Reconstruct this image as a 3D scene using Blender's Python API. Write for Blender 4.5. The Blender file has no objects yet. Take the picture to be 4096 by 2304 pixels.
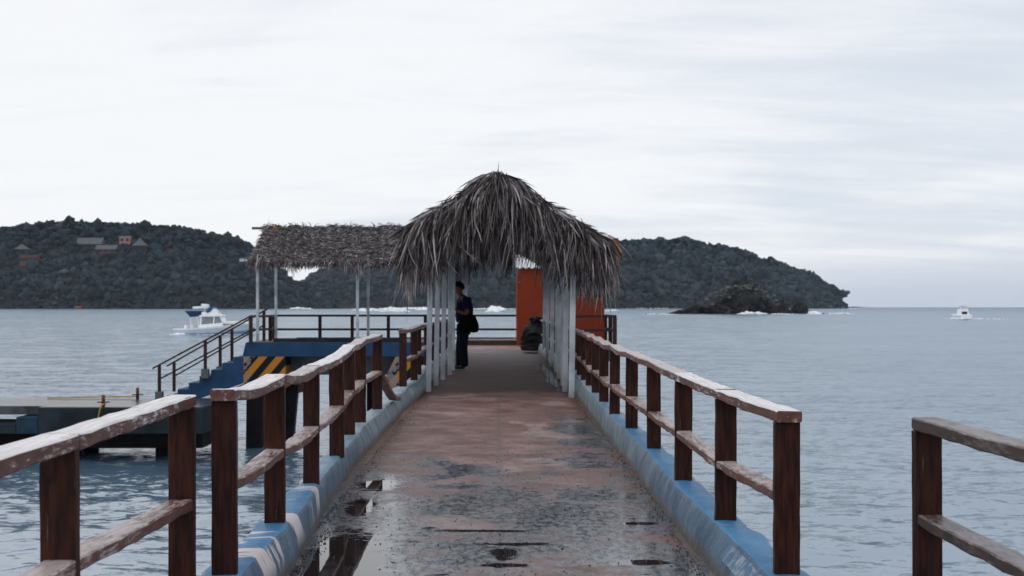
import bpy, bmesh, math, random
import numpy as np
from mathutils import Vector, Matrix
R = math.radians
random.seed(7)
rng = np.random.default_rng(11)
CZ = 5.1            # camera height above the sea; all coordinates below are relative to the eye
F = 3200.0; VX = 1250.0; HY = 771.0
scene = bpy.context.scene
COL = scene.collection

def at(px, py, Y):
    return ((px - VX) * Y / F, Y, (HY - py) * Y / F)
def X_(px, Y): return (px - VX) * Y / F
def Z_(py, Y): return (HY - py) * Y / F

# ------------------------------------------------------------------ materials
class NT:
    def __init__(s, name, world=False):
        if world:
            s.m = bpy.data.worlds.new(name); s.m.use_nodes = True
        else:
            s.m = bpy.data.materials.new(name); s.m.use_nodes = True
        s.t = s.m.node_tree; s.t.nodes.clear(); s.L = s.t.links
    def n(s, typ, **kw):
        nd = s.t.nodes.new(typ)
        for k, v in kw.items():
            if k.startswith('i_'):
                nd.inputs[k[2:].replace('_', ' ')].default_value = v
            else: setattr(nd, k, v)
        return nd
    def put(s, sock, v):
        if isinstance(v, bpy.types.NodeSocket): s.L.new(v, sock)
        elif v is not None:
            if isinstance(v, (tuple, list)) and len(v) == 3 and sock.type == 'RGBA': v = (*v, 1)
            sock.default_value = v
    def math(s, op, a, b=None, c=None, clamp=False):
        nd = s.t.nodes.new('ShaderNodeMath'); nd.operation = op; nd.use_clamp = clamp
        s.put(nd.inputs[0], a)
        if b is not None: s.put(nd.inputs[1], b)
        if c is not None: s.put(nd.inputs[2], c)
        return nd.outputs[0]
    def vmath(s, op, a, b=None):
        nd = s.t.nodes.new('ShaderNodeVectorMath'); nd.operation = op
        s.put(nd.inputs[0], a)
        if b is not None: s.put(nd.inputs[1], b)
        return nd.outputs[0]
    def mix(s, f, a, b):
        nd = s.t.nodes.new('ShaderNodeMix'); nd.data_type = 'RGBA'
        s.put(nd.inputs[0], f); s.put(nd.inputs[6], a); s.put(nd.inputs[7], b)
        return nd.outputs[2]
    def smooth(s, v, a, b):
        nd = s.t.nodes.new('ShaderNodeMapRange'); nd.interpolation_type = 'SMOOTHSTEP'
        s.put(nd.inputs[0], v); nd.inputs[1].default_value = a; nd.inputs[2].default_value = b
        return nd.outputs[0]
    def noise(s, vec, scale=1, detail=4, rough=.55, stretch=None, col=False, dist=0):
        if stretch: vec = s.vmath('MULTIPLY', vec, stretch)
        nd = s.t.nodes.new('ShaderNodeTexNoise')
        s.put(nd.inputs['Vector'], vec)
        nd.inputs['Scale'].default_value = scale; nd.inputs['Detail'].default_value = detail
        nd.inputs['Roughness'].default_value = rough; nd.inputs['Distortion'].default_value = dist
        return nd.outputs['Color' if col else 'Fac']
    def pos(s): return s.n('ShaderNodeNewGeometry').outputs['Position']
    def obj(s): return s.n('ShaderNodeTexCoord').outputs['Object']
    def sep(s, v):
        nd = s.t.nodes.new('ShaderNodeSeparateXYZ'); s.put(nd.inputs[0], v); return nd.outputs
    def bump(s, h, strength=.3, dist=.01, normal=None):
        nd = s.t.nodes.new('ShaderNodeBump'); nd.inputs['Strength'].default_value = strength if not isinstance(strength, bpy.types.NodeSocket) else 1
        if isinstance(strength, bpy.types.NodeSocket): s.L.new(strength, nd.inputs['Strength'])
        nd.inputs['Distance'].default_value = dist; s.put(nd.inputs['Height'], h)
        if normal: s.L.new(normal, nd.inputs['Normal'])
        return nd.outputs[0]
    def out(s, color, rough=.6, normal=None, metal=0, spec=None, ior=None, coat=None):
        p = s.t.nodes.new('ShaderNodeBsdfPrincipled')
        s.put(p.inputs['Base Color'], color); s.put(p.inputs['Roughness'], rough)
        p.inputs['Metallic'].default_value = metal
        if spec is not None: s.put(p.inputs['Specular IOR Level'], spec)
        if ior: p.inputs['IOR'].default_value = ior
        if normal: s.L.new(normal, p.inputs['Normal'])
        o = s.t.nodes.new('ShaderNodeOutputMaterial'); s.L.new(p.outputs[0], o.inputs[0])
        return s.m

def simple(name, c, rough=.6, var=.25, scale=8, bump=.15, bd=.01, metal=0, spec=.22):
    k = NT(name); p = k.obj()
    f = k.noise(p, scale, 5, .6)
    dark = tuple(v * (1 - var) for v in c); lite = tuple(min(1, v * (1 + var)) for v in c)
    colr = k.mix(k.smooth(f, .3, .7), dark, lite)
    nb = k.noise(p, scale * 5, 4, .6)
    return k.out(colr, rough, k.bump(nb, bump, bd), metal, spec)

def mat_post():
    k = NT('stained_wood_post'); p = k.obj()
    g = k.noise(p, 14, 5, .6, (3, 3, .35))
    b = k.noise(p, 3, 3, .6)
    c = k.mix(k.smooth(g, .3, .72), (.013, .0055, .0042), (.062, .018, .010))
    c = k.mix(k.smooth(b, .55, .8), c, (.075, .026, .016))
    s = k.noise(p, 30, 4, .7, (2.5, 2.5, .15))
    c = k.mix(k.math('MULTIPLY', k.smooth(s, .66, .74), .5), c, (.22, .17, .16))
    rnd = k.n('ShaderNodeObjectInfo').outputs['Random']
    c = k.mix(k.math('MULTIPLY', rnd, .55), c, k.mix(.5, c, (.012, .006, .005)))
    kn = k.noise(p, 7, 5, .7, (1.4, 1.4, .8))
    c = k.mix(k.math('MULTIPLY', k.smooth(kn, .60, .70), .55), c, (.006, .004, .004))
    return k.out(c, k.math('MULTIPLY_ADD', g, .25, .40), k.bump(g, .35, .004), spec=.14)
def mat_rail(name, base, worn, lo, hi, wear_sheen=.10):
    k = NT(name); p = k.obj()
    g = k.noise(p, 10, 6, .65, (2.4, .55, 2.4))
    fine = k.noise(p, 60, 6, .75, (1, .16, 1))
    patch = k.noise(p, 2.2, 6, .7, (1.6, .5, 1.6), dist=.3)
    nz = k.sep(k.n('ShaderNodeNewGeometry').outputs['True Normal'])[2]
    up = k.smooth(nz, .4, .85)
    c = k.mix(k.smooth(g, .3, .7), tuple(v * .4 for v in base), base)
    v = k.math('ADD', k.math('MULTIPLY', fine, .62), k.math('MULTIPLY', patch, .55))
    v = k.math('ADD', v, k.math('MULTIPLY', up, wear_sheen))  # upward faces paler: worn paint and wet sky sheen put into the colour
    m = k.smooth(v, lo, hi)
    ln = k.noise(p, 34, 5, .7, (2.2, .10, 2.2)); sp = k.noise(p, 9, 7, .75, (1.5, .7, 1.5))
    wc = k.mix(k.smooth(ln, .42, .62), tuple(v * .72 for v in worn), worn)
    wc = k.mix(k.math('MULTIPLY', k.smooth(sp, .60, .68), .8), wc, tuple(v * 1.3 for v in base))
    c = k.mix(m, c, wc)
    h = k.math('ADD', g, k.math('MULTIPLY', fine, .6))
    r = k.math('MULTIPLY_ADD', fine, .3, k.math('MULTIPLY_ADD', up, -.13, .38))
    return k.out(c, r, k.bump(h, .5, .005), spec=.6)

def mat_deck():
    k = NT('wet_concrete_deck'); p = k.pos(); x, y, z = k.sep(p)
    big = k.noise(p, .55, 4, .6, (1.0, .55, 1)); med = k.noise(p, 2.4, 6, .62, (.8, .8, 1)); fin = k.noise(p, 15, 7, .78)
    gr = k.noise(p, 60, 4, .75); gr2 = k.noise(p, 13, 5, .78, (1.5, .75, 1))
    dry = k.mix(k.smooth(med, .3, .7), (.115, .054, .044), (.275, .172, .152))
    dry = k.mix(k.math('MULTIPLY', k.smooth(big, .5, .72), .7), dry, (.155, .085, .058))
    pale = k.smooth(k.noise(p, 1.1, 4, .5, (1.0, .7, 1)), .57, .66)
    dry = k.mix(k.math('MULTIPLY', pale, .6), dry, (.40, .29, .265))
    dry = k.mix(k.math('MULTIPLY', k.smooth(fin, .50, .66), .7), dry, (.085, .05, .042))
    # rust-brown dirt along both kerbs
    edge = k.math('SUBTRACT', k.math('ABSOLUTE', x), k.math('MULTIPLY_ADD', med, .5, .72))
    em = k.smooth(edge, -.05, .14)
    dry = k.mix(k.math('MULTIPLY', em, .8), dry, (.13, .075, .05))
    # centre joint
    seam = k.math('ABSOLUTE', k.math('SUBTRACT', x, k.math('MULTIPLY_ADD', med, .08, -.02)))
    sm = k.math('SUBTRACT', 1, k.smooth(seam, .0, .05))
    dry = k.mix(k.math('MULTIPLY', sm, .5), dry, (.11, .08, .075))
    # how wet
    def blob(cx, cy, rx, ry):
        dx = k.math('DIVIDE', k.math('SUBTRACT', x, cx), rx); dy = k.math('DIVIDE', k.math('SUBTRACT', y, cy), ry)
        return k.math('SUBTRACT', 1, k.math('SQRT', k.math('ADD', k.math('MULTIPLY', dx, dx), k.math('MULTIPLY', dy, dy))))
    near = k.math('SUBTRACT', 1, k.smooth(k.math('ADD', y, k.math('MULTIPLY', k.math('SUBTRACT', med, .5), 5)), 8.8, 14.5))
    rightw = k.math('MULTIPLY', k.smooth(x, .10, .95), k.math('SUBTRACT', 1, k.smooth(y, 14, 18.5)))
    far = k.math('MULTIPLY', k.smooth(y, 34, 36), .35)
    w = k.math('MAXIMUM', near, k.math('MAXIMUM', rightw, far))
    wn = k.math('ADD', k.noise(p, 1.5, 9, .74, (.85, .8, 1), dist=.5), k.math('MULTIPLY', k.math('SUBTRACT', k.noise(p, 17, 5, .75), .5), .30))
    wet = k.smooth(k.math('ADD', k.math('MULTIPLY', w, .27), wn), .62, .84)
    wet = k.math('MULTIPLY', wet, k.smooth(w, .02, .3))
    bl = [(-.86, 7.0, .34, 1.35), (-.93, 9.95, .17, .35), (.80, 7.03, .20, .10), (.92, 8.25, .14, .06), (.08, 7.55, .28, .06), (-.10, 7.98, .36, .05), (.02, 6.95, .16, .07), (.05, 7.25, .10, .20),
          (-.95, 8.85, .13, .45), (1.0, 24.5, .10, 5.2), (.98, 35.6, .32, .9), (.95, 22.6, .12, .8)]
    m = None
    for b in bl:
        v = blob(*b); m = v if m is None else k.math('MAXIMUM', m, v)
    pn = k.math('ADD', k.noise(p, 3.6, 8, .74, (.8, 1.3, 1), dist=.5), k.math('MULTIPLY', k.math('SUBTRACT', k.noise(p, 13, 5, .7, (.7, 1.5, 1)), .5), .42))
    pud = k.smooth(k.math('ADD', m, k.math('MULTIPLY', k.math('SUBTRACT', pn, .5), 2.1)), .22, .27)
    tiny = k.smooth(k.math('ADD', k.noise(p, 5.0, 6, .7, (.55, 1.6, 1)), k.math('MULTIPLY', near, .04)), .69, .705)
    pud = k.math('MAXIMUM', pud, k.math('MULTIPLY', tiny, k.smooth(y, 10.3, 9.2)))
    wet = k.math('MAXIMUM', wet, k.math('MULTIPLY', k.math('SUBTRACT', 1, k.smooth(y, 12, 15)), k.smooth(k.math('ADD', m, k.math('MULTIPLY', k.math('SUBTRACT', pn, .5), 2.1)), -.15, .05)))
    # mostly shade of the shelter roof, painted into the deck colour
    shaded = k.math('MULTIPLY', k.smooth(y, 19.2, 20.5), k.math('SUBTRACT', 1, k.smooth(y, 37, 39)))
    dry = k.mix(k.math('MULTIPLY', shaded, .75), dry, (.085, .058, .053))
    wc = k.mix(k.smooth(gr2, .40, .60), (.034, .040, .048), (.115, .13, .15))
    speck = k.noise(p, 19, 4, .7, (1.2, .8, 1))
    dry = k.mix(k.math('MULTIPLY', k.smooth(speck, .60, .68), .75), dry, (.045, .028, .024))
    dry = k.mix(k.math('MULTIPLY', k.smooth(speck, .36, .30), .35), dry, (.34, .25, .23))
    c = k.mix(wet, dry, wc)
    c = k.mix(pud, c, (.020, .017, .017))
    rw = k.math('MULTIPLY_ADD', gr2, .42, -.04)
    rough = k.math('ADD', k.math('MULTIPLY', wet, rw), k.math('MULTIPLY', k.math('SUBTRACT', 1, wet), .62))
    rough = k.math('MULTIPLY', rough, k.math('SUBTRACT', 1, k.math('MULTIPLY', pud, .97)))
    h = k.math('ADD', k.math('MULTIPLY', gr, .45), k.math('ADD', gr2, k.math('MULTIPLY', med, 1.2)))
    st = k.math('MULTIPLY', k.math('SUBTRACT', 1, pud), k.math('MULTIPLY_ADD', wet, -.50, .6))
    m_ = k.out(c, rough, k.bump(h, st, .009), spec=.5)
    pr = [q for q in k.t.nodes if q.type == 'BSDF_PRINCIPLED'][0]
    cw = k.math('MULTIPLY', k.math('MULTIPLY', wet, k.math('SUBTRACT', 1, pud)), k.math('MULTIPLY_ADD', k.smooth(gr2, .40, .58), .85, .12))
    k.L.new(cw, pr.inputs['Coat Weight']); pr.inputs['Coat Roughness'].default_value = .27; pr.inputs['Coat IOR'].default_value = 1.4
    k.L.new(k.bump(gr2, .08, .01), pr.inputs['Coat Normal'])
    return m_

def mat_kerb(side):
    k = NT('painted_kerb_' + side); p = k.pos(); x, y, z = k.sep(p)
    n1 = k.noise(p, 3.0, 5, .6, (1, .6, 1)); n2 = k.noise(p, 17, 5, .65); st = k.noise(p, 5, 6, .65, (.3, 1.1, .35))
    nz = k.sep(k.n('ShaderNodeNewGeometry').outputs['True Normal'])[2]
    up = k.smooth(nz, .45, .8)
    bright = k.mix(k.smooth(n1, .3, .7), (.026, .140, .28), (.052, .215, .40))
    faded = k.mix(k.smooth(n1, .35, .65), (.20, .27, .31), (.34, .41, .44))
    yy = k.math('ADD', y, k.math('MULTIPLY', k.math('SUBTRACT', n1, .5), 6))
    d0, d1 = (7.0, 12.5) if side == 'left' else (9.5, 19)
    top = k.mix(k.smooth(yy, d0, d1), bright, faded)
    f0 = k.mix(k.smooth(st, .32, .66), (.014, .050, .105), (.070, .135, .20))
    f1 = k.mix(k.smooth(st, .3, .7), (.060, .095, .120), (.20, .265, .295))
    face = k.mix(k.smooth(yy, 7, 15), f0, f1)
    # grime near the foot of the kerb: by height over the deck
    dz = k.math('SUBTRACT', z, k.math('MULTIPLY_ADD', k.math('MINIMUM', y, 26.0), .006, 5.1 - 1.42 - .036))
    grime = k.math('SUBTRACT', 1, k.smooth(k.math('ADD', dz, k.math('MULTIPLY', k.math('SUBTRACT', n2, .5), .16)), .015, .085))
    face = k.mix(k.math('MULTIPLY', grime, .9), face, (.075, .052, .04))
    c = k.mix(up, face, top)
    rs = k.noise(p, 7, 5, .7)
    c = k.mix(k.math('MULTIPLY', k.math('MULTIPLY', k.smooth(rs, .58, .68), k.smooth(dz, .17, .05)), .6), c, (.20, .11, .08))
    bl_ = k.noise(p, 4.5, 6, .75)
    c = k.mix(k.math('MULTIPLY', k.smooth(bl_, .55, .68), .45), c, (.10, .13, .15))
    sp = k.smooth(n2, .62, .68)
    c = k.mix(k.math('MULTIPLY', sp, .55), c, (.42, .36, .33))
    ed = k.math('MULTIPLY', k.smooth(nz, .55, .65), k.smooth(nz, .85, .75))
    c = k.mix(k.math('MULTIPLY', ed, k.math('MULTIPLY', .6, k.smooth(n2, .45, .6))), c, (.45, .48, .50))
    strk = k.noise(p, 22, 3, .6, (.2, 2.0, .12))
    c = k.mix(k.math('MULTIPLY', k.smooth(strk, .63, .68), k.math('MULTIPLY', .65, k.math('SUBTRACT', 1, up))), c, (.42, .36, .34))
    if side == 'left':
        wmask = k.math('MULTIPLY', k.smooth(yy, 9.2, 7.6), k.smooth(k.noise(p, 2.1, 4, .55, (.35, 1.4, .5)), .53, .555))
        edge = k.smooth(dz, .02, .16)
        c = k.mix(k.math('MULTIPLY', wmask, edge), c, (.66, .58, .55))
    h = k.math('ADD', n2, k.math('MULTIPLY', n1, 2))
    return k.out(c, k.math('MULTIPLY_ADD', n2, .3, .38), k.bump(h, .45, .012))

def mat_thatch(name, a, b, c3):
    k = NT(name); p = k.obj()
    rnd = k.n('ShaderNodeNewGeometry').outputs['Random Per Island']
    nz = k.noise(p, 5, 3, .6)
    v = k.math('MULTIPLY_ADD', k.math('SUBTRACT', nz, .5), .7, rnd)
    c = k.mix(k.smooth(v, .0, .75), a, b); c = k.mix(k.smooth(v, .62, 1.0), c, c3)
    return k.out(c, .5, None, spec=.35)

def mat_foliage(name, a, b, c3, sc):
    k = NT(name); p = k.pos()
    rnd = k.n('ShaderNodeNewGeometry').outputs['Random Per Island']
    nz = k.noise(p, sc, 4, .6)
    n3 = k.noise(p, sc * .45, 3, .5)
    v = k.math('ADD', k.math('MULTIPLY', rnd, .45), k.math('ADD', k.math('MULTIPLY', nz, .45), k.math('MULTIPLY', n3, .35)))
    c = k.mix(k.smooth(v, .32, .85), a, b); c = k.mix(k.smooth(v, .80, .98), c, c3)
    return k.out(c, .8, None, spec=.1)

def mat_water():
    k = NT('choppy_sea'); p = k.pos(); x, y, z = k.sep(p)
    dist = k.vmath('LENGTH', p)
    vl = k.t.nodes.new('ShaderNodeVectorMath'); vl.operation = 'LENGTH'; k.L.new(p, vl.inputs[0]); d = vl.outputs['Value']
    a1 = k.noise(p, 4.2, 6, .66, (.5, 1, 1), True); a2 = k.noise(p, .5, 6, .7, (.5, 1, 1), True)
    a3 = k.noise(p, .06, 5, .6, (.45, 1, 1), True)
    half = (.5, .5, .5)
    def sc(v, f):
        nd = k.t.nodes.new('ShaderNodeVectorMath'); nd.operation = 'SCALE'; k.L.new(v, nd.inputs[0]); k.put(nd.inputs[3], f); return nd.outputs[0]
    v1 = sc(k.vmath('SUBTRACT', a1, half), k.math('MULTIPLY_ADD', k.smooth(d, 500, 60), .75, .35))
    v2 = sc(k.vmath('SUBTRACT', a2, half), k.math('MULTIPLY_ADD', k.smooth(d, 60, 400), .6, .5))
    v3 = sc(k.vmath('SUBTRACT', a3, half), k.math('MULTIPLY', k.smooth(d, 200, 1500), .8))
    sm = k.vmath('ADD', k.vmath('ADD', v1, v2), v3)
    sm = k.vmath('MULTIPLY', sm, (.7, 1.05, 0))
    nrm = k.vmath('NORMALIZE', k.vmath('ADD', k.n('ShaderNodeNewGeometry').outputs['Normal'], sm))
    big = k.noise(p, .035, 4, .6, (.4, 1, 1))
    c = k.mix(k.smooth(big, .35, .65), (.068, .128, .185), (.115, .182, .245))
    c = k.mix(k.smooth(d, 40, 260), k.mix(.5, c, (.055, .106, .162)), c)
    fr = k.n('ShaderNodeFresnel', i_IOR=1.333); k.L.new(nrm, fr.inputs['Normal'])
    f = k.math('MINIMUM', k.math('MULTIPLY_ADD', fr.outputs[0], .80, .02), k.math('MULTIPLY_ADD', k.smooth(d, 60, 2500), -.13, .46))
    df = k.n('ShaderNodeBsdfDiffuse'); k.put(df.inputs[0], c); k.L.new(nrm, df.inputs['Normal'])
    gl = k.n('ShaderNodeBsdfGlossy'); k.put(gl.inputs[0], (.93, .97, 1.0)); gl.inputs['Roughness'].default_value = .16; k.L.new(nrm, gl.inputs['Normal'])
    mx = k.n('ShaderNodeMixShader'); k.L.new(f, mx.inputs[0]); k.L.new(df.outputs[0], mx.inputs[1]); k.L.new(gl.outputs[0], mx.inputs[2])
    o = k.n('ShaderNodeOutputMaterial'); k.L.new(mx.outputs[0], o.inputs[0])
    return k.m

def mat_stripes(name):
    k = NT(name); p = k.obj(); x, y, z = k.sep(p)
    v = k.math('ADD', k.math('MULTIPLY', x, 1.0), k.math('MULTIPLY', z, -.85))
    fr = k.math('FRACT', k.math('DIVIDE', k.math('ADD', v, .22), .62))
    n = k.noise(p, 4, 4, .6)
    m = k.smooth(k.math('ABSOLUTE', k.math('SUBTRACT', fr, .5)), .245, .255)
    c = k.mix(m, (.40, .165, .022), (.008, .011, .014))
    w = k.smooth(k.math('ADD', n, k.math('MULTIPLY', k.smooth(x, .8, .1), .6)), 1.02, 1.08)
    c = k.mix(k.math('MULTIPLY', w, .8), c, (.2, .2, .2))
    return k.out(c, .7, k.bump(k.noise(p, 20, 4), .2, .01), spec=.1)

M = {}
M['post'] = mat_post()
M['rail'] = mat_rail('worn_painted_rail', (.13, .034, .020), (.56, .48, .47), .60, .73, .19)
M['railpale'] = mat_rail('worn_sheen_rail', (.14, .036, .022), (.84, .78, .76), .60, .71, .34)
M['raildark'] = mat_rail('wet_grain_rail', (.06, .030, .024), (.26, .21, .20), .60, .76)
M['midrail'] = mat_rail('worn_middle_rail', (.145, .036, .020), (.54, .44, .42), .61, .72)
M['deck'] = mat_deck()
M['kerbL'] = mat_kerb('left'); M['kerbR'] = mat_kerb('right')
M['thatch'] = mat_thatch('dry_palm_thatch', (.016, .012, .012), (.122, .098, .095), (.48, .44, .45))
M['thatch2'] = mat_thatch('short_palm_thatch', (.045, .037, .038), (.165, .137, .138), (.46, .42, .43))
M['thatchbrown'] = mat_thatch('rusty_palm_leaf', (.26, .09, .04), (.48, .20, .10), (.5, .3, .2))
M['straw'] = mat_thatch('pale_palm_leaf', (.3, .27, .26), (.48, .44, .42), (.6, .58, .56))
M['under'] = simple('thatch_underside', (.05, .042, .04), .9)
M['white'] = simple('white_painted_post', (.44, .48, .52), .55, .28, 2.2, .1)
M['bluewall'] = simple('blue_painted_concrete', (.011, .044, .108), .6, .22, 1.6, .2)
M['greycon'] = simple('grey_concrete', (.085, .10, .11), .8, .25, 1.2, .2)
M['darkcon'] = simple('dark_wet_concrete', (.013, .021, .027), .6, .5, 1.0, .3, .01, 0, .15)
M['pile'] = simple('dark_wet_pile', (.006, .006, .008), .6, .5, 1.5, .3, .01, 0, .1)
M['dockblue'] = simple('dark_blue_concrete', (.010, .030, .052), .7, .4, 1.5, .3)
M['docktop'] = simple('wet_dock_top', (.055, .058, .066), .22, .45, 1.6, .3)
M['stripes'] = mat_stripes('hazard_stripes')
M['orange'] = simple('orange_painted_wall', (.175, .024, .006), .75, .12, 1.5, .15)
M['zinc'] = simple('corrugated_sheet', (.62, .64, .65), .4, .1, 3, .1)
M['water'] = mat_water()
M['foam'] = simple('white_foam', (.82, .84, .86), .8, .05, .5, .2, .1)
M['leaf1'] = mat_foliage('headland_trees', (.003, .008, .013), (.026, .041, .052), (.085, .09, .10), .009)
M['leaf2'] = mat_foliage('island_trees', (.003, .010, .016), (.030, .048, .060), (.088, .102, .116), .009)
M['hill1'] = simple('dark_earth', (.012, .017, .018), .9, .3, .02, .1)
M['rock'] = simple('sea_rock', (.022, .023, .025), .8, .75, .22, .8, .6)
M['roofgrey'] = simple('grey_far_roof', (.095, .098, .11), .8, .15, .3)
M['pink'] = simple('pink_far_wall', (.30, .19, .16), .8, .1, .3)
M['redwall'] = simple('terracotta_far_wall', (.15, .06, .048), .8, .15, .3)
M['darkwin'] = simple('dark_opening', (.012, .015, .018), .3, .2, 1)
M['boatwhite'] = simple('white_gelcoat', (.80, .81, .82), .25, .04, 1, .02)
M['boatgrey'] = simple('pale_blue_hull', (.48, .54, .60), .25, .06, 1, .02)
M['boatstripe'] = simple('blue_waterline', (.15, .26, .38), .3, .1, 1, .02)
M['navy'] = simple('navy_canvas', (.012, .035, .10), .7, .2, 2, .1)
M['bluecanvas'] = simple('blue_canvas', (.02, .08, .22), .7, .2, 2, .1)
M['cabinglass'] = simple('tinted_cabin_glass', (.22, .24, .25), .12, .15, 1, .0)
M['rust'] = simple('rusty_iron', (.055, .03, .024), .7, .5, 9, .4)
M['rusttop'] = simple('orange_rust', (.24, .075, .02), .8, .3, 9, .4)
M['rope'] = simple('yellow_rope', (.42, .22, .04), .8, .2, 20, .3)
M['skin'] = simple('warm_brown_skin', (.13, .058, .036), .6, .1, 10, .05)
M['hair'] = simple('black_hair', (.003, .003, .003), .7, .2, 40, .3, .01, 0, .1)
M['shirt'] = simple('navy_purple_cotton', (.012, .010, .042), .9, .15, 8, .2, .01, 0, .05)
M['jeans'] = simple('dark_denim', (.006, .010, .017), .9, .25, 10, .2, .01, 0, .05)
M['shoe'] = simple('dark_shoe', (.02, .025, .03), .5, .2, 10, .1)
M['sole'] = simple('pale_shoe_sole', (.28, .31, .33), .5, .1, 10, .1)
M['bag'] = simple('black_bag_fabric', (.003, .003, .0035), .8, .3, 12, .2, .01, 0, .05)
M['plastic'] = simple('black_plastic_sheet', (.003, .004, .005), .45, .3, 8, .5, .02, 0, .18)
M['stone'] = simple('loose_grit', (.075, .06, .055), .8, .5, 25, .2)
M['ironrail'] = simple('dark_brown_handrail', (.022, .013, .012), .5, .3, 6, .2)
M['tankpost'] = simple('dark_red_timber', (.036, .013, .010), .55, .3, 6, .2)

# ------------------------------------------------------------------ mesh builder
class MB:
    def __init__(s): s.v = []; s.f = []
    def add(s, vs, fs):
        b = len(s.v); s.v += [tuple(v) for v in vs]; s.f += [tuple(i + b for i in f) for f in fs]
    def box(s, x0, x1, y0, y1, z0, z1):
        s.add([(x0,y0,z0),(x1,y0,z0),(x1,y1,z0),(x0,y1,z0),(x0,y0,z1),(x1,y0,z1),(x1,y1,z1),(x0,y1,z1)],
              [(0,3,2,1),(4,5,6,7),(0,1,5,4),(1,2,6,5),(2,3,7,6),(3,0,4,7)])
    def prism(s, pts, y0, y1):          # outline in X-Z, pushed along Y
        n = len(pts)
        s.add([(x, y0, z) for x, z in pts] + [(x, y1, z) for x, z in pts],
              [tuple(range(n)), tuple(range(2*n-1, n-1, -1))] + [(i, i+n, (i+1) % n + n, (i+1) % n) for i in range(n)])
    def prismx(s, pts, x0, x1):         # outline in Y-Z, pushed along X
        n = len(pts)
        s.add([(x0, y, z) for y, z in pts] + [(x1, y, z) for y, z in pts],
              [tuple(range(n)), tuple(range(2*n-1, n-1, -1))] + [(i, i+n, (i+1) % n + n, (i+1) % n) for i in range(n)])
    def rings(s, rings, cap=True):
        n = len(rings[0]); vs = [p for r in rings for p in r]; fs = []
        for k in range(len(rings) - 1):
            for i in range(n):
                j = (i + 1) % n
                fs.append((k*n+i, k*n+j, (k+1)*n+j, (k+1)*n+i))
        if cap: fs += [tuple(range(n-1, -1, -1)), tuple((len(rings)-1)*n + i for i in range(n))]
        s.add(vs, fs)
    def tube(s, pts, r, n=8):
        pts = [Vector(p) for p in pts]; rr = r if isinstance(r, (list, tuple)) else [r] * len(pts)
        rings = []
        for i, p in enumerate(pts):
            d = (pts[min(i+1, len(pts)-1)] - pts[max(i-1, 0)]).normalized()
            a = d.orthogonal().normalized() if i == 0 else (a - d * a.dot(d)).normalized()
            b = d.cross(a)
            rings.append([tuple(p + a * math.cos(t) * rr[i] + b * math.sin(t) * rr[i]) for t in [2*math.pi*q/n for q in range(n)]])
        s.rings(rings)
    def bar(s, p, q, w, h):             # square bar from p to q
        p, q = Vector(p), Vector(q); d = (q - p).normalized()
        side = d.cross(Vector((0, 0, 1)));
        side = side.normalized() if side.length > 1e-4 else Vector((1, 0, 0))
        up = side.cross(d)
        r = lambda c: [tuple(c + side*sx*w/2 + up*sz*h/2) for sx, sz in ((-1,-1),(1,-1),(1,1),(-1,1))]
        s.rings([r(p), r(q)])

def prop(o, label=None, cat=None, group=None, kind=None):
    if label: o['label'] = label
    if cat: o['category'] = cat
    if group: o['group'] = group
    if kind: o['kind'] = kind
    return o
def thing(name, loc, label, cat, group=None):
    o = bpy.data.objects.new(name, None); COL.objects.link(o)
    o.location = (loc[0], loc[1], loc[2] + CZ); o.empty_display_size = .2
    o['base'] = list(loc)
    return prop(o, label, cat, group)
def base_of(o):
    while o is not None:
        if 'base' in o.keys(): return Vector(o['base'])
        o = o.parent
    return Vector((0, 0, 0))
def obj(name, mb, mat, parent=None, loc=None, smooth=False, bevel=0, label=None):
    if parent is not None: base = base_of(parent)
    else: base = Vector(loc) if loc is not None else Vector((0, 0, 0))
    me = bpy.data.meshes.new(name)
    if isinstance(mb, MB):
        me.from_pydata([(v[0]-base.x, v[1]-base.y, v[2]-base.z) for v in mb.v], [], mb.f)
    else:
        V, Fq, = mb     # numpy verts, faces
        V = V - np.array(base)
        n = Fq.shape[1]
        me.vertices.add(len(V)); me.vertices.foreach_set('co', V.astype(np.float32).ravel())
        me.loops.add(Fq.size); me.loops.foreach_set('vertex_index', Fq.astype(np.int32).ravel())
        me.polygons.add(len(Fq)); me.polygons.foreach_set('loop_start', np.arange(0, Fq.size, n, dtype=np.int32))
        me.update(calc_edges=True)
    me.validate()
    if isinstance(mb, MB):
        bm = bmesh.new(); bm.from_mesh(me); bmesh.ops.recalc_face_normals(bm, faces=bm.faces); bm.to_mesh(me); bm.free()
    if mat is not None: me.materials.append(mat)
    o = bpy.data.objects.new(name, me); COL.objects.link(o)
    if parent is not None: o.parent = parent
    else: o.location = (base.x, base.y, base.z + CZ)
    if smooth: me.polygons.foreach_set('use_smooth', [True] * len(me.polygons))
    if bevel:
        b = o.modifiers.new('bevel', 'BEVEL'); b.width = bevel; b.segments = 2; b.limit_method = 'ANGLE'
    if label: o['label'] = label
    return o

def wob(seed):
    r = random.Random(seed); c = [(r.uniform(.7, 6), r.uniform(0, 6.28), r.uniform(.4, 1)) for _ in range(6)]
    return lambda t: sum(a * math.sin(f * t * 2.2 + p) for f, p, a in c) / 3.2

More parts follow.
